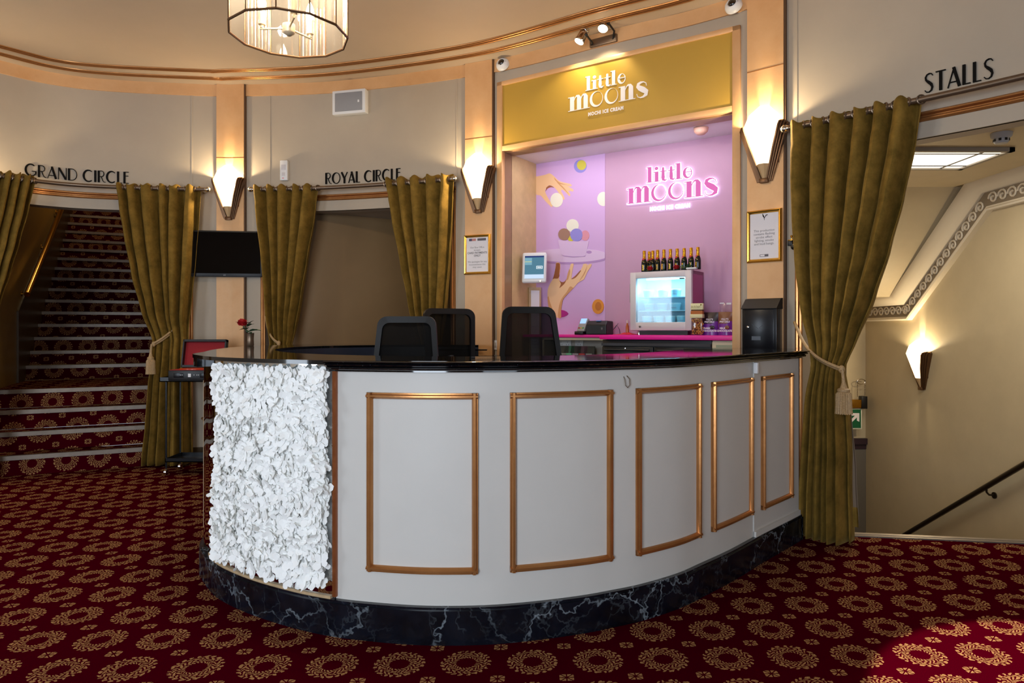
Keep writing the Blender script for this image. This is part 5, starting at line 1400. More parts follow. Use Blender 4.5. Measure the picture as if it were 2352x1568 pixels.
# ================================================================== CHANDELIER
CHX, CHY = -1.105, 3.38; chz = zz(80, CHY); chR = .285; chH = .52
ch = thing('chandelier', 'drum chandelier of ribbed glass panels with dark frame hanging over the foyer', 'chandelier', (CHX, CHY, chz))
M['lampmetal'] = pbr('satin_lamp_metal', 'e2d0ae', .4, .4)
NP = 12; A0 = .12
cp = lambda i, z, r=chR: Vector((r*math.cos(2*PI*i/NP+A0), r*math.sin(2*PI*i/NP+A0), z))
for z in (0, chH):
    mb = MB()
    for i in range(NP): mb.tube([cp(i, z), cp(i+1, z)], .006, 6)
    mb.build('frame_ring', 'bronze', ch)
for i in range(NP):
    mb = MB(); mb.tube([cp(i, 0), cp(i, chH)], .0035, 6); mb.build('frame_bar', 'bronze', ch)
gl = [glassy('ribbed_glass', 'f8f5f0', .07, .05, .035, 160, 'fff8ee'), glassy('plain_glass', 'f8f6f2', .07, .03, .03, None, 'fff8ee')]
for i in range(NP):
    a, b = cp(i, .005, chR-.001), cp(i+1, .005, chR-.001); up = Vector((0, 0, chH-.01)); q = (b-a)*.03
    mb = MB(); mb.add([a+q, b-q, b-q+up, a+q+up], [(0, 1, 2, 3)])
    idx = {0: (0, 0), 1: (1, 0), 2: (1, 1), 3: (0, 1)}
    o = mb.build('glass_panel', gl[i % 2], ch, uvf=lambda p, k_, a=a: (((Vector((p.x, p.y, 0))-Vector((a.x, a.y, 0))).length), p.z))
    so = o.modifiers.new('thick', 'SOLIDIFY'); so.thickness = .003
zh = -.004
mb = MB(); mb.lathe([(.0, 0), (.012, 0), (.028, .012), (.030, .016), (.030, .055), (0, .055)], 20, Matrix.Translation((0, 0, zh))); mb.build('hub', 'lampmetal', ch)
mb = MB(); mb.tube([(0, 0, zh+.05), (0, 0, ZC-chz-.03)], .006, 8); mb.build('stem', 'nickel', ch)
mb = MB(); mb.lathe([(.055, 0), (.06, .03), (0, .03)], 20, Matrix.Translation((0, 0, ZC-chz-.03))); mb.build('ceiling_rose', 'nickel', ch)
for k_ in range(3):
    an = math.radians(178+120*k_); d = Vector((math.cos(an), math.sin(an), 0))
    mb = MB(); mb.tube([d*.028+Vector((0, 0, zh+.035)), d*.145+Vector((0, 0, zh+.035))], .0055, 8); ar = mb.build('arm', 'lampmetal', ch)
    T = Matrix.Translation(d*.135+Vector((0, 0, zh+.04)))
    mb = MB(); mb.lathe([(.008, 0), (.008, .012), (.018, .016), (.018, .022), (.0155, .024), (.0155, .085), (0, .085)], 16, T); sub(mb, 'candle_sleeve', 'lampmetal', ar)
    mb = MB(); mb.lathe([(.008, .085), (.018, .105), (.021, .125), (.014, .155), (0, .185)], 14, T); sub(mb, 'bulb', 'bulb', ar)
    add_light('chandelier_light', 'POINT', RM[ch.name] @ (d*.135+Vector((0, 0, zh+.30))), 14.5, (1, .88, .70), .03)

# ================================================================== WALL FIXTURES
def wthing(name, label, cat, px, py, off=0.0, group=None):
    loc, rz, d = W.frame(px, py, off)
    return thing(name, label, cat, loc, rz, group), loc.y/FPX
# wall speaker
r, s = wthing('wall_speaker', 'white wall loudspeaker with grey grille between the left and middle pilasters', 'loudspeaker', 809, 266, .0)
w_ = 41*s; h_ = 54*s
mb = MB(); mb.box(-w_, w_, -.075, 0, 0, h_, bev=.006); mb.build('cabinet', 'white', r)
mb = MB(); mb.box(-w_*.83, w_*.83, -.079, -.073, h_*.11, h_*.89, bev=.004); mb.build('grille', 'grille', r)
mb = MB(); mb.box(w_*.56, w_*.66, -.0805, -.0785, h_*.44, h_*.54); mb.build('badge', 'white', r)
# alarm box
r, s = wthing('alarm_sensor', 'small white alarm sensor on the wall left of ROYAL CIRCLE', 'sensor', 655, 416)
mb = MB(); mb.box(-9*s, 9*s, -.04, 0, 0, 46*s, bev=.008); mb.build('housing', 'white', r)
mb = MB(); mb.box(-5.5*s, 5.5*s, -.0415, -.038, 24*s, 36*s, bev=.002); mb.box(-4*s, 4*s, -.0415, -.038, 10*s, 18*s, bev=.002); mb.build('window', pbr('pale_lens', 'c9c5c8', .25), r)
mb = MB(); mb.box(-3*s, 1*s, -.041, -.038, 4.5*s, 6*s); mb.build('indicator', pbr('red_lamp', 'd05060', .4), r)
# cctv domes
def cctv(label, px, py, rad):
    r, s = wthing('cctv_camera', label, 'security camera', px, py, .012 if px < 1200 else .03, 'dome security cameras'); R = rad*s
    T = Matrix.Rotation(math.radians(62), 4, 'X') @ Matrix.Rotation(0, 4, 'Z')
    T = Matrix.Translation((0, 0, 0)) @ Matrix.Rotation(math.radians(70), 4, 'X')
    mb = MB(); mb.lathe([(R, 0), (R*1.0, R*.25), (R*.88, R*.55), (R*.58, R*.78), (R*.5, R*.74)], 24, T); mb.build('housing', 'white', r)
    mb = MB(); mb.ball((0, 0, R*.52), (R*.56, R*.56, R*.48), 18, 10, T); mb.build('lens_dome', pbr('dark_dome', '0b0b0d', .06, coat=1.0), r)
    mb = MB(); mb.box(R*.62, R*.74, -.02*R, .02*R, R*.70, R*.74, T); mb.build('indicator', 'black', r)
cctv('white dome camera at the left top corner of the shop sign', 1156, 150, 16)
cctv('white dome camera high beside the right pilaster, at the top of the picture', 1686, 16, 20)
# twin spotlight over the sign
r, s = wthing('twin_spotlight', 'silver twin spotlight on the gold band above the shop sign', 'spotlight', 1385, 100, .0)
mb = MB(); mb.box(-30*s, 38*s, -.035, 0, -6*s, 12*s, bev=.006); mb.build('mounting_bar', 'antique', r)
R0 = RM[r.name]
for i, (px, py) in enumerate(((1357, 100), (1406, 86))):
    dx = (px-1385)*s*1.12; dz = (100-py)*s
    src = Vector((dx, -.15, dz+.035)); tgt = src+(Vector((-.35, -.30, -.85)) if i == 0 else Vector((.02, -.42, -.85)))*.5
    ax = (tgt-src).normalized(); T = Matrix.Translation(src) @ (-ax).to_track_quat('Z', 'Y').to_matrix().to_4x4()
    mb = MB(); mb.lathe([(.030, -.055), (.041, -.053), (.041, -.035), (.038, -.03), (.036, .03), (.030, .036), (.030, .042), (.033, .046), (.030, .07), (.012, .075), (0, .075)], 22, T); hd = mb.build('lamp_head', 'chrome', r)
    mb = MB(); mb.lathe([(.038, -.0545), (.037, -.057), (0, -.060)], 22, T); sub(mb, 'lens', emis('spot_lens', 'fff0d0', 14), hd)
    mb = MB(); mb.tube([src+Vector((.036, .0, 0)), Vector((dx+.045, -.06, dz)), Vector((dx+.02, -.03, 0))], .008, 8); mb.ball(src+Vector((.036, 0, 0)), .014, 8, 6); sub(mb, 'arm', 'black', hd)
    wsrc = R0 @ (src+ax*.066)
    add_light('spotlight_beam', 'SPOT', wsrc, 11, (1, .86, .55), .025, target=wsrc+Vector((-.12 if i == 0 else 0, .25, -1)), spot=math.radians(105), blend=.5)
# television
r, s = wthing('wall_television', 'black flat television on the left pilaster between two curtains', 'television', 520, 636, .05)
w_ = 82*s; h_ = 104*s
mb = MB(); mb.box(-w_, w_, -.07, -.03, 0, h_, bev=.006); mb.build('bezel', 'black', r)
mb = MB(); mb.box(-w_+.014, w_-.014, -.0715, -.068, .03, h_-.014); mb.build('screen', pbr('tv_screen', '030406', .06, spec=.4), r)
mb = MB(); text_mb(mb, 'LG', .018, 0, .008, -.0715); mb.build('logo', pbr('tv_logo', 'a9a9ac', .4), r)
mb = MB(); mb.box(-.10, .10, -.03, 0, .15, .35); mb.build('wall_mount', 'blackmetal', r)
mb = MB(); mb.box(-w_+.02, w_-.02, -.062, -.058, -.004, .001); mb.build('speaker_strip', 'blackmetal', r)
# framed notices
def notice(label, x0, x1, y0, y1, lines, hl, logos):
    r, s = wthing('framed_notice', label, 'framed notice', (x0+x1)/2, (y1), PD+.002, 'framed notices on the pilasters')
    d0, d1 = W.hit(x0, PD+.015), W.hit(x1, PD+.015); w_ = (d1-d0)/2; h_ = (y1-y0)*s; f = .024
    mb = MB()
    prof = [(0, 0), (0, .012), (f*.35, .022), (f*.75, .018), (f, .010), (f, 0)]
    cs = [(-w_, 0), (w_, 0), (w_, h_), (-w_, h_)]; sgn = [(1, 1), (-1, 1), (-1, -1), (1, -1)]
    vs_ = []
    for (cx, cz), (sx, sz) in zip(cs, sgn):
        for o, dp in prof: vs_.append((cx+sx*o, -dp, cz+sz*o))
    n = len(prof); fs = []
    for i in range(4):
        for j in range(n-1): fs.append((i*n+j, i*n+j+1, ((i+1) % 4)*n+j+1, ((i+1) % 4)*n+j))
    mb.add(vs_, fs); mb.build('frame', 'frame', r)
    mb = MB(); mb.box(-w_+f*.9, w_-f*.9, -.008, -.002, f*.9, h_-f*.9); mb.build('paper', 'paper', r)
    mb = MB(); k_ = 0
    for z, sz, t, b in lines:
        text_mb(mb, t, sz*h_, 0, z*h_, -.0088, bold=b)
    mb.build('print', 'ink', r)
    logos(r, w_, h_)
def lg1(r, w_, h_):
    for nm_, x0, x1, c in (('logo_left', -.62, -.40, '4a4560'), ('logo_red', -.40, -.10, 'c08078'), ('logo_right', .02, .66, '5a545c')):
        mb = MB(); mb.box(x0*w_, x1*w_, -.009, -.0078, .845*h_, .905*h_); mb.build('logo', pbr(nm_, c, .6), r)
def lg2(r, w_, h_):
    mb = MB()
    mb.ribbon([(-.01, .92*h_), (.0, .86*h_), (.002, .80*h_)], [.004, .006, .001], -.0090, -.0078); mb.ribbon([(-.012, .93*h_), (-.006, .88*h_), (.002, .85*h_)], [.001, .008, .003], -.0092, -.0078)
    mb.ribbon([(.026, .90*h_), (.014, .895*h_), (.008, .865*h_), (.0, .84*h_)], [.004, .006, .004, .002], -.0094, -.0078); mb.build('bird_emblem', 'letter', r)
    mb = MB(); mb.box(-.03, .03, -.009, -.0078, .105*h_, .15*h_); mb.build('logo', pbr('logo_grey', '5d585f', .6), r)
    mb = MB(); mb.box(-.026, .004, -.0095, -.0085, .112*h_, .143*h_); mb.build('logo_patch', 'paper', r)
notice('small gilt framed notice about card payments on the middle pilaster', 1067, 1127, 539, 630, [(.66, .062, 'Our Box Office', 0), (.595, .062, 'accepts', 0), (.52, .07, 'CARD PAYMENTS', .0006), (.45, .07, 'ONLY', .0006), (.30, .062, 'We apologise for any', 0), (.23, .062, 'inconvenience this', 0), (.165, .062, 'may cause', 0)], 0, lg1)
notice('gilt framed strobe and smoke warning on the right pilaster above the black post box', 1716, 1796, 482, 602, [(.585, .062, 'This production', 0), (.522, .062, 'contains flashing', 0), (.459, .062, 'strobe effect', 0), (.396, .062, 'lighting, smoke', 0), (.333, .062, 'and loud bangs.', 0)], 0, lg2)
# post box
r, s = wthing('post_box', 'black metal post box on the right pilaster above the counter', 'post box', 1757, 803, PD+.001)
d0, d1 = W.hit(1714, PD+.05), W.hit(1797, PD+.03); w_ = (d1-d0)/2; h_ = 118*s; dp = .105
mb = MB(); mb.box(-w_+.004, w_-.004, -dp, 0, 0, h_*.80, bev=.003); mb.build('body', 'blackmetal', r)
mb = MB(); mb.prism([(0, 0)]*0 or [(-w_, h_*.79), (w_, h_*.79), (w_, h_*.80), (-w_, h_*.80)], -dp-.012, 0)
mb.add([(-w_, -dp-.012, h_*.80), (w_, -dp-.012, h_*.80), (w_, 0, h_*.80), (-w_, 0, h_*.80), (-w_, -.04, h_*.985), (w_, -.04, h_*.985), (w_, 0, h_), (-w_, 0, h_)], [(0, 1, 5, 4), (1, 2, 6, 5), (3, 0, 4, 7), (4, 5, 6, 7), (2, 3, 7, 6)]); mb.build('lid', pbr('dark_brown_lid', '17110d', .6, spec=.25), r)
mb = MB(); mb.box(-w_+.018, w_-.024, -dp-.004, -dp+.002, .012, h_*.77, bev=.002); do = mb.build('door', pbr('navy_black_door', '0a0c14', .25), r)
mb = MB(); mb.lathe([(.009, 0), (.009, .008), (.005, .010), (0, .010)], 12, Matrix.Translation((-w_*.62, -dp-.003, h_*.44)) @ Matrix.Rotation(PI/2, 4, 'X')); sub(mb, 'lock', 'chrome', do)
mb = MB(); mb.box(-w_*.40, w_*.10, -dp-.0065, -dp-.003, h_*.19, h_*.265); sub(mb, 'label_holder', pbr('grey_label', '4d5560', .4), do)
mb = MB(); mb.ribbon([(-w_*.40, h_*.50), (-w_*.05, h_*.41)], .002, -dp-.0055, -dp-.003); mb.ribbon([(w_*.22, h_*.49), (w_*.0, h_*.42), (w_*.14, h_*.40)], .002, -dp-.0055, -dp-.003); sub(mb, 'scratch', pbr('grey_scratch', '39404a', .4), do)
# light switch plate
r, s = wthing('wall_switch', 'white wall switch plate between the middle pilaster and the booth frame', 'switch', 1139, 803)
mb = MB(); mb.box(-.038, .038, -.012, 0, 0, 22*s, bev=.003); mb.build('plate', 'white', r); mb = MB(); mb.box(-.02, .01, -.016, -.01, 5*s, 17*s, bev=.002); mb.build('rocker', pbr('grey_rocker', 'b2a79a', .5), r)
# clamp at the stalls curtain
r, s = wthing('cord_clamp', 'small black and brass clamp on the wall left of the STALLS curtain', 'clamp', 1822, 572)
mb = MB(); mb.box(-.022, .01, -.05, -.015, .02, .055, bev=.005); mb.ball((.02, -.04, .012), .022, 12, 8); mb.build('body', 'black', r)
mb = MB(); mb.box(-.022, .03, -.045, 0, .055, .062, bev=.002); mb.tube([(.0, -.03, .062), (.0, -.03, .082)], .004, 8); mb.ball((0, -.03, .085), .009, 10, 6); mb.build('bracket', 'brass', r)

# ================================================================== STALLS STAIRWELL
z_ = zUp-.002; p0 = Vector((2.55, 5.02)); p1 = Vector((3.70, 5.62))
lp = thing('ceiling_light_panel', 'square lit glass ceiling light in the stairwell passage under STALLS', 'ceiling light', ((p0.x+p1.x)/2, (p0.y+p1.y)/2, z_))
hx, hy = (p1.x-p0.x)/2, (p1.y-p0.y)/2
mb = MB()
for x0, x1, y0, y1 in ((-hx, hx, -hy, -hy+.04), (-hx, hx, hy-.04, hy), (-hx, -hx+.04, -hy, hy), (hx-.04, hx, -hy, hy)): mb.box(x0, x1, y0, y1, -.03, 0)
mb.build('frame', pbr('grey_light_frame', '8d857a', .4), lp)
mb = MB(); mb.box(-hx+.04, hx-.04, -hy+.04, hy-.04, -.018, -.012); mb.build('glass', emis('panel_light', 'fff4de', 2.2), lp)
mb = MB(); mb.box(hx-.20, hx-.185, -hy+.04, hy-.04, -.024, -.018); mb.box(-hx+.185, -hx+.20, -hy+.04, hy-.04, -.024, -.018)
mb.box(-hx+.04, hx-.04, hy-.12, hy-.105, -.024, -.018); mb.box(-hx+.04, hx-.04, -hy+.105, -hy+.12, -.024, -.018); mb.build('glazing_bar', pbr('dark_lead', '4a443c', .5), lp)
add_light('passage_light', 'AREA', ((p0.x+p1.x)/2, (p0.y+p1.y)/2, z_-.04), 20, (1, .89, .72), 1.0, .5, target=((p0.x+p1.x)/2, (p0.y+p1.y)/2, 0))
sy = (zUp-CAMZ)*FPX/(HY-306); sx = uu(2300)*sy
sm_ = thing('smoke_detector', 'white smoke detector on the stairwell ceiling at the right edge', 'smoke detector', (sx, sy, zUp-.07))
mb = MB(); mb.lathe([(0, 0), (.035, .0), (.045, .012), (.045, .03), (.062, .045), (.066, .07)], 24); mb.build('housing', pbr('grey_white_plastic', 'aeb2b8', .5), sm_)
mb = MB()
for k_ in range(8):
    an = k_*PI/4; mb.box(.042, .048, -.008, .008, .013, .03, Matrix.Rotation(an, 4, 'Z'))
mb.build('vent', 'black', sm_)
# exit sign
ex = Vector((uu(1958)*(YF-.12), YF-.12, zz(985, YF-.12)))
es = thing('exit_sign', 'green emergency exit sign with white arrow half hidden by the curtain tassel', 'exit sign', ex)
mb = MB(); mb.box(-.16, .11, -.012, .012, 0, .25, bev=.003); mb.build('panel', pbr('sign_edge', 'd9d9c6', .4), es)
mb = MB(); mb.box(-.155, .095, -.0145, -.011, .015, .24); mb.build('green_face', pbr('exit_green', '0f5a36', .35), es)
mb = MB(); y_ = -.0165
mb.ribbon([(-.035, .085), (.045, .165)], .03, y_, -.013); mb.prism([(-.03, .195), (.075, .195), (.075, .09), (.045, .105), (.045, .165), (-.015, .165)], y_-.001, -.013)
mb.prism([(-.14, .21), (-.07, .21), (-.07, .05), (-.085, .05), (-.085, .12), (-.12, .05), (-.14, .05)], y_, -.013); mb.build('arrow', 'signwhite', es)
mb = MB(); mb.box(-.16, .09, -.04, .03, .26, .36, bev=.004); mb.build('lamp_housing', 'brass', es)
mb = MB(); mb.box(.09, .16, -.045, .035, .25, .40, bev=.004); mb.build('end_cap', 'black', es)
mb = MB()
for x in (.06, .15):
    for k_ in range(7):
        c = Vector((x, -.0, .405+.022*k_)); pts = [c+Vector(((.007*math.cos(q*PI/5)) if k_ % 2 else 0, 0 if k_ % 2 else .007*math.cos(q*PI/5), .015*math.sin(q*PI/5))) for q in range(10)]
        mb.tube(pts, .0022, 5, True)
mb.tube([(.105+.05*math.cos(q*PI/8), 0, .575+.03*math.sin(q*PI/8)) for q in range(16)], .005, 6, True); mb.tube([(.105, 0, .575), (.105, .12, .575)], .006, 6); mb.build('chain', 'nickel', es)
# handrails
def stair_hit(px, py, r):
    u = uu(px); b = SP+ST*r; s_ = (u*b.y-b.x)/(SD.x-u*SD.y); Y = b.y+SD.y*s_; return Vector((u*Y, Y, zz(py, Y)))
def rail_on(label, pts, r, mat, brackets, wdir, name='handrail'):
    base = min(pts, key=lambda p: p.z)
    root = thing(name, label, 'handrail', base, 0, None)
    mb = MB(); mb.tube(pts, r, 10); mb.build('rail', mat, root, True)
    for f in brackets:
        i = f*(len(pts)-1); i0 = int(min(i, len(pts)-2)); p = pts[i0].lerp(pts[i0+1], i-i0)
        mb = MB(); mb.tube([p, p+Vector((0, 0, -.05)), p+Vector((0, 0, -.075))+wdir*.3, p+Vector((0, 0, -.08))+wdir], .009, 8)
        mb.tube([p+Vector((0, 0, -.08))+wdir*.86, p+Vector((0, 0, -.08))+wdir], .03, 12); mb.build('bracket', mat, root, True)
    return root
xr = XW-.075; ra = wallR(2352, 1066, xr); rb_ = wallR(2078, 1228, xr); dv = (rb_-ra)
rail_on('dark metal handrail going down on the right stairwell wall', [ra-dv*.45, ra, rb_, rb_+dv*.12], .024, pbr('dark_bronze_rail', '3d3327', .3, .7), [.42, .66, .9], Vector((.075, 0, 0)))
h0 = stair_hit(62, 676, -1.23); h1 = stair_hit(138, 490, -1.23); wd = -ST*.085
rail_on('shiny brass handrail on the left wall of the carpeted stairs', [h0, h0.lerp(h1, .5), h1, h1+(h1-h0)*.4], .030, 'brass', [.05, .4, .75], wd)

# ================================================================== GRAND CIRCLE STAIRS
st = thing('carpeted_stairs', 'carpeted staircase with metal nosings going up behind the left curtains', 'staircase', SP)
def uvst(p, i): return p
zprev = 0.0
for k_, (s_, z, r0, r1) in enumerate(NS):
    s2 = NS[k_+1][0] if k_+1 < len(NS) else s_+.6
    mb = MB(); o = 0
    a, b = stp(s_, r0, zprev), stp(s_, r1, zprev); c, d = stp(s_, r1, z-.004), stp(s_, r0, z-.004); e, f = stp(s2+.01, r1, z-.004), stp(s2+.01, r0, z-.004)
    a2, b2 = stp(s2+.01, r0, zprev), stp(s2+.01, r1, zprev)
    mb.add([a, b, c, d, e, f, a2, b2], [(0, 1, 2, 3), (3, 2, 4, 5), (0, 3, 5, 6), (1, 7, 4, 2), (6, 5, 4, 7), (0, 6, 7, 1)])
    run = s_+z
    def uvf(p, i, s_=s_, z=z):
        q = p-SP; r = q.dot(ST); al = q.dot(SD)
        return (r+.1, al+p.z+.02)
    t_ = mb.build('step', 'carpet', st, True, uvf=uvf)
    mb = MB(); slab(mb, s_-.012, s_+.03, r0+.005, r1-.005, z-.004, z+.003); slab(mb, s_-.014, s_-.001, r0+.005, r1-.005, z-.036, z+.003)
    sub(mb, 'nosing', 'nosing', t_, world=True) if False else None
    inv = RM[st.name].inverted(); mb.v = [inv @ p for p in mb.v]; RM[t_.name] = RM[st.name]; mb.build('nosing', 'nosing', t_)
    zprev = z
add_light('stair_light', 'POINT', stp(3.9, -.75, 4.3), 20, (1, .74, .42), .12)

# ================================================================== CART AND RECORD PLAYER
cy0, cy1, cx0, cx1 = 6.08, 6.34, -3.08, -2.58
ct = thing('drinks_trolley', 'black metal trolley on castors left of the counter below the record player', 'trolley', ((cx0+cx1)/2, (cy0+cy1)/2, 0))
ox, oy = (cx0+cx1)/2, (cy0+cy1)/2; zt_ = .845
hx, hy = (cx1-cx0)/2, (cy1-cy0)/2
for sx in (-1, 1):
    for sy in (-1, 1):
        mb = MB(); mb.tube([(sx*(hx-.0), sy*hy, .065), (sx*(hx-.0), sy*hy, zt_)], .009, 8); mb.build('leg', 'blackmetal', ct)
        mb = MB(); mb.tube([(sx*hx-.009, sy*hy-.0, .028), (sx*hx+.009, sy*hy, .028)], .027, 14); mb.tube([(sx*hx, sy*hy, .03), (sx*hx, sy*hy, .075)], .007, 8); mb.build('castor', 'chrome', ct)
for nm_, z, hgt in (('top_tray', zt_-.012, .04), ('bottom_tray', .12, .035)):
    mb = MB(); e = .05 if nm_ == 'top_tray' else .0
    mb.box(-hx-e, hx+e, -hy-.02, hy+.02, z, z+.008)
    for q in ((-hx-e, hx+e, -hy-.02, -hy-.014), (-hx-e, hx+e, hy+.014, hy+.02), (-hx-e, -hx-e+.006, -hy-.02, hy+.02), (hx+e-.006, hx+e, -hy-.02, hy+.02)): mb.box(q[0], q[1], q[2], q[3], z, z+hgt)
    mb.build(nm_, 'blackmetal', ct)
rp = thing('record_player', 'black portable record player with open red-lined lid on the trolley', 'record player', (ox-.02, oy-.01, zt_-.003))
mb = MB(); mb.box(-.20, .20, -.15, .13, 0, .095, bev=.008); mb.build('case', 'black', rp)
mb = MB(); mb.box(-.19, .19, -.14, .12, .0945, .098); mb.build('deck', 'rose', rp)
mb = MB(); mb.lathe([(.125, 0), (.125, .006), (.0, .007)], 32, Matrix.Translation((-.03, -.01, .099))); mb.build('record', pbr('orange_record', 'c2461c', .25), rp)
mb = MB(); mb.tube([(.14, .06, .098), (.14, .06, .125), (.10, -.06, .125)], .005, 8); mb.build('tone_arm', 'chrome', rp)
mb = MB(); mb.box(-.02, .005, -.1535, -.149, .035, .065)
for x in (-.09, -.075, .03, .055, .07): mb.box(x, x+.006, -.1535, -.149, .05, .056)
mb.build('control_panel', 'white', rp)
for x0, x1 in ((-.15, -.06), (.085, .16)):
    mb = MB(); mb.box(x0, x1, -.153, -.149, .03, .07, bev=.002); mb.build('speaker_grille', 'blackmetal', rp)
T = Matrix.Translation((0, .13, .10)) @ Matrix.Rotation(math.radians(-12), 4, 'X')
mb = MB(); w_ = .20
for q in ((-w_, w_, 0, .02), (-w_, w_, .24, .26), (-w_, -w_+.012, 0, .26), (w_-.012, w_, 0, .26)): mb.box(q[0], q[1], -.05, .0, q[2], q[3], T)
mb.box(-w_, w_, -.004, .0, 0, .26, T); ld = mb.build('lid', 'black', rp)
mb = MB(); mb.box(-w_+.012, w_-.012, -.008, -.004, .02, .24, T); sub(mb, 'red_lining', pbr('red_velvet_lining', '8c0d18', .8), ld)
wb = thing('wicker_basket', 'tan conical basket on the bottom tray of the trolley beside the counter', 'basket', (ox+.16, oy, .1285))
mb = MB(); mb.lathe([(.055, 0), (.10, .20), (.135, .36), (.142, .365), (.135, .37), (.095, .2), (.05, .01), (0, .01)], 22); mb.build('body', pbr('tan_wicker', '8a6c46', .7, var=.2, vscale=40, bump=.5, bscale=60), wb)
mb = MB(); mb.tube([(.14*math.cos(q*PI/12), .14*math.sin(q*PI/12), .368) for q in range(24)], .007, 6, True); mb.build('rim', pbr('tan_rim', '6d5234', .7), wb)

# ================================================================== ROSE IN VASE ON THE COUNTER
vx = Vector((-2.045, 5.33, ZT+.0005))
va = thing('rose_vase', 'single red rose in a small metal vase on the far left of the counter', 'vase with rose', vx)
mb = MB(); mb.lathe([(.026, 0), (.029, .004), (.027, .05), (.030, .10), (.031, .102), (.027, .10), (.024, .05), (0, .02)], 20); mb.build('vase', 'antique', va)
mb = MB(); mb.tube([(0, 0, .02), (-.015, 0, .10), (-.055, .0, .155)], .004, 7); mb.build('stem', 'leaf', va)
mb = MB(); rose_head(mb, (-.060, 0, .185), .042, 5); mb.build('flower', 'rose', va)
mb = MB()
for p, d, L, w_ in (((-.02, 0, .15), (.7, -.4, .5), .075, .055), ((-.015, 0, .13), (-.8, -.5, .2), .065, .05), ((-.03, -.01, .13), (.2, -.6, .3), .06, .055), ((-.02, -.01, .10), (.6, -.6, .2), .07, .05), ((-.01, 0, .11), (.9, -.2, .35), .11, .05), ((-.02, 0, .16), (.5, .2, .8), .06, .04), ((-.01, 0, .12), (.3, -.9, .1), .06, .045), ((-.03, 0, .18), (.9, -.1, .1), .04, .03)): leaf(mb, p, d, L, w_)
mb.build('leaf', 'leaf', va)

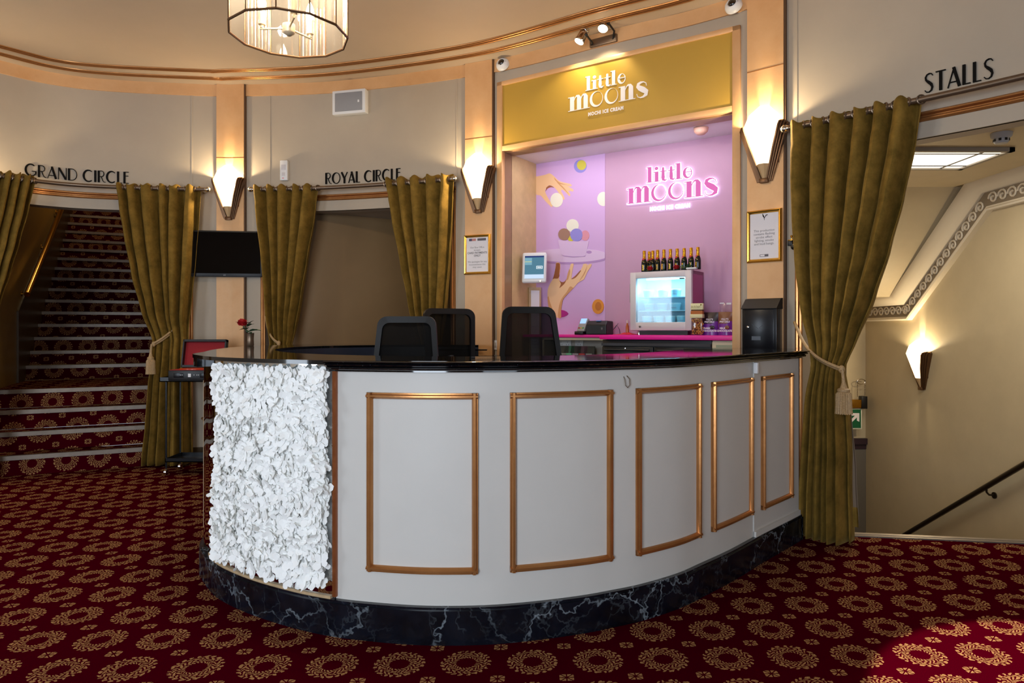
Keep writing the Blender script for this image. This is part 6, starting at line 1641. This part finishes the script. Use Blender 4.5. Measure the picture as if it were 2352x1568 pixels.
# ================================================================== OFFICE CHAIRS
def chair(label, px, Y, top, wdt, rz, taper, lean, light_top=False):
    X = uu(px)*Y; zt2 = zz(top, Y); zf = .22
    root = thing('office_chair', label, 'office chair', (X, Y, zf), rz, 'office chairs behind the counter')
    H = zt2-zf; zs = H-.62; zbk = H-.54; hw = wdt/2
    L = lambda x, z: Vector((x, -lean*((z-zbk)/.54)+.03*(x/hw)**2, z))
    # outline of the backrest, rounded corners, narrower at one end
    pts = []; rr_ = .06; wt_, wb_ = hw*taper[0], hw*taper[1]
    for (cx, cz, a0) in ((wt_-rr_, H-rr_, 0), (-wt_+rr_, H-rr_, 90), (-wb_+rr_, zbk+rr_, 180), (wb_-rr_, zbk+rr_, 270)):
        for q in range(6):
            an = math.radians(a0+90*q/5); pts.append(L(cx+rr_*math.cos(an), cz+rr_*math.sin(an)))
    mb = MB(); n = len(pts); vs_ = []; cc = Vector((0, -lean/2, (H+zbk)/2))
    for p in pts:
        c = p+(cc-p)*(.036/max(.05, (cc-p).length))*1.25
        for o, q in ((-.016, p), (.016, p), (.016, c), (-.016, c)): vs_.append(q+Vector((0, o, 0)))
    mb.add(vs_, [(i*4+j, i*4+(j+1) % 4, ((i+1) % n)*4+(j+1) % 4, ((i+1) % n)*4+j) for i in range(n) for j in range(4)], True); mb.build('back_frame', 'chairframe2' if light_top else 'chairframe', root)
    mb = MB()
    def me_(i, j):
        v_ = j/8; z = zbk+.03+(H-.06-zbk)*v_; w2 = (wb_+(wt_-wb_)*v_-.02); x = (i/8*2-1)*w2; return L(x, z)+Vector((0, .006, 0))
    mb.grid(me_, 8, 8); o = mb.build('mesh_back', 'chairmesh', root); so = o.modifiers.new('thick', 'SOLIDIFY'); so.thickness = .004
    mb = MB(); mb.tube([L(0, zbk+.2)+Vector((0, .03, 0)), L(0, zbk-.02)+Vector((0, .05, 0)), (0, .04, zs-.02), (0, -.06, zs-.06), (0, -.2, zs-.06)], .022, 8); mb.build('spine', 'black', root)
    mb = MB(); mb.box(-.25, .25, -.50, -.04, zs-.05, zs+.03, bev=.03); mb.build('seat', 'black', root)
    for sx in (-1, 1):
        mb = MB(); mb.tube([(sx*.26, -.26, zs-.03), (sx*.29, -.26, zs+.0), (sx*.29, -.26, zs+.17)], .014, 8); mb.box(sx*.29-.035, sx*.29+.035, -.36, -.14, zs+.17, zs+.195, bev=.01); mb.build('armrest', 'black', root)
    mb = MB(); mb.tube([(0, -.25, .09), (0, -.25, zs-.05)], .025, 10); mb.build('gas_column', 'chrome', root)
    for k_ in range(5):
        an = 2*PI*k_/5+.3; d = Vector((math.cos(an), math.sin(an), 0)); c = Vector((0, -.25, 0))
        mb = MB(); mb.tube([c+Vector((0, 0, .10)), c+d*.28+Vector((0, 0, .065))], [.022, .014], 8); lg = mb.build('base_leg', 'black', root)
        mb = MB(); s_ = Vector((-d.y, d.x, 0)); p = c+d*.28+Vector((0, 0, .026)); mb.tube([p-s_*.012, p+s_*.012], .026, 12); mb.tube([p+Vector((0, 0, .0)), p+Vector((0, 0, .045))], .007, 6); sub(mb, 'castor', 'black', lg)
M['chairframe'] = pbr('chair_frame_black', '08080a', .5, spec=.3); M['chairframe2'] = pbr('chair_frame_gloss', '17161a', .25)
m_, t, b, o = newmat('chair_mesh'); tr = t.node('ShaderNodeBsdfTransparent'); mx = t.node('ShaderNodeMixShader'); mx.inputs[0].default_value = .22
b.inputs['Base Color'].default_value = lin('060607'); b.inputs['Roughness'].default_value = .8; b.inputs['Specular IOR Level'].default_value = .15
t.l.new(b.outputs[0], mx.inputs[1]); t.l.new(tr.outputs[0], mx.inputs[2]); t.l.new(mx.outputs[0], o.inputs[0]); M['chairmesh'] = m_
chair('black mesh office chair, left and nearest, overlapping the chair behind it', 933, 4.30, 726, .42, PI-.06, (.89, 1.06), .05)
chair('black office chair with pale top edge behind the left chair', 1034, 4.95, 708, .40, PI+.5, (1.0, .92), .05, True)
chair('black mesh office chair in front of the pink booth, alone at the right', 1220, 4.25, 703, .40, PI+.18, (.86, 1.06), .10)

# ================================================================== THINGS LYING ON THE COUNTER
def onctr(px, py): return atz(px, py, ZT+.0005)
mb = MB()
def pad(x0, x1, y0, y1, h, nm_, label, cat, mat):
    a, b, c, d = onctr(x0, y1), onctr(x1, y1), onctr(x1, y0), onctr(x0, y0)
    m2 = MB(); m2.add([a, b, c, d]+[q+Vector((0, 0, h)) for q in (a, b, c, d)], [(3, 2, 1, 0), (4, 5, 6, 7), (0, 1, 5, 4), (1, 2, 6, 5), (2, 3, 7, 6), (3, 0, 4, 7)])
    tag(m2.build(nm_, mat), label, cat)
pad(1082, 1148, 820.5, 826.5, .004, 'acrylic_sheet', 'thin clear sheet lying on the counter in front of the middle chair', 'clear sheet', glassy('acrylic', 'e8e8e8', .25, .05))
pad(1570, 1682, 801.5, 805.5, .006, 'glass_plate', 'glass plate lying on the counter at the right end', 'glass plate', glassy('plate_glass', 'e6efec', .25, .03))
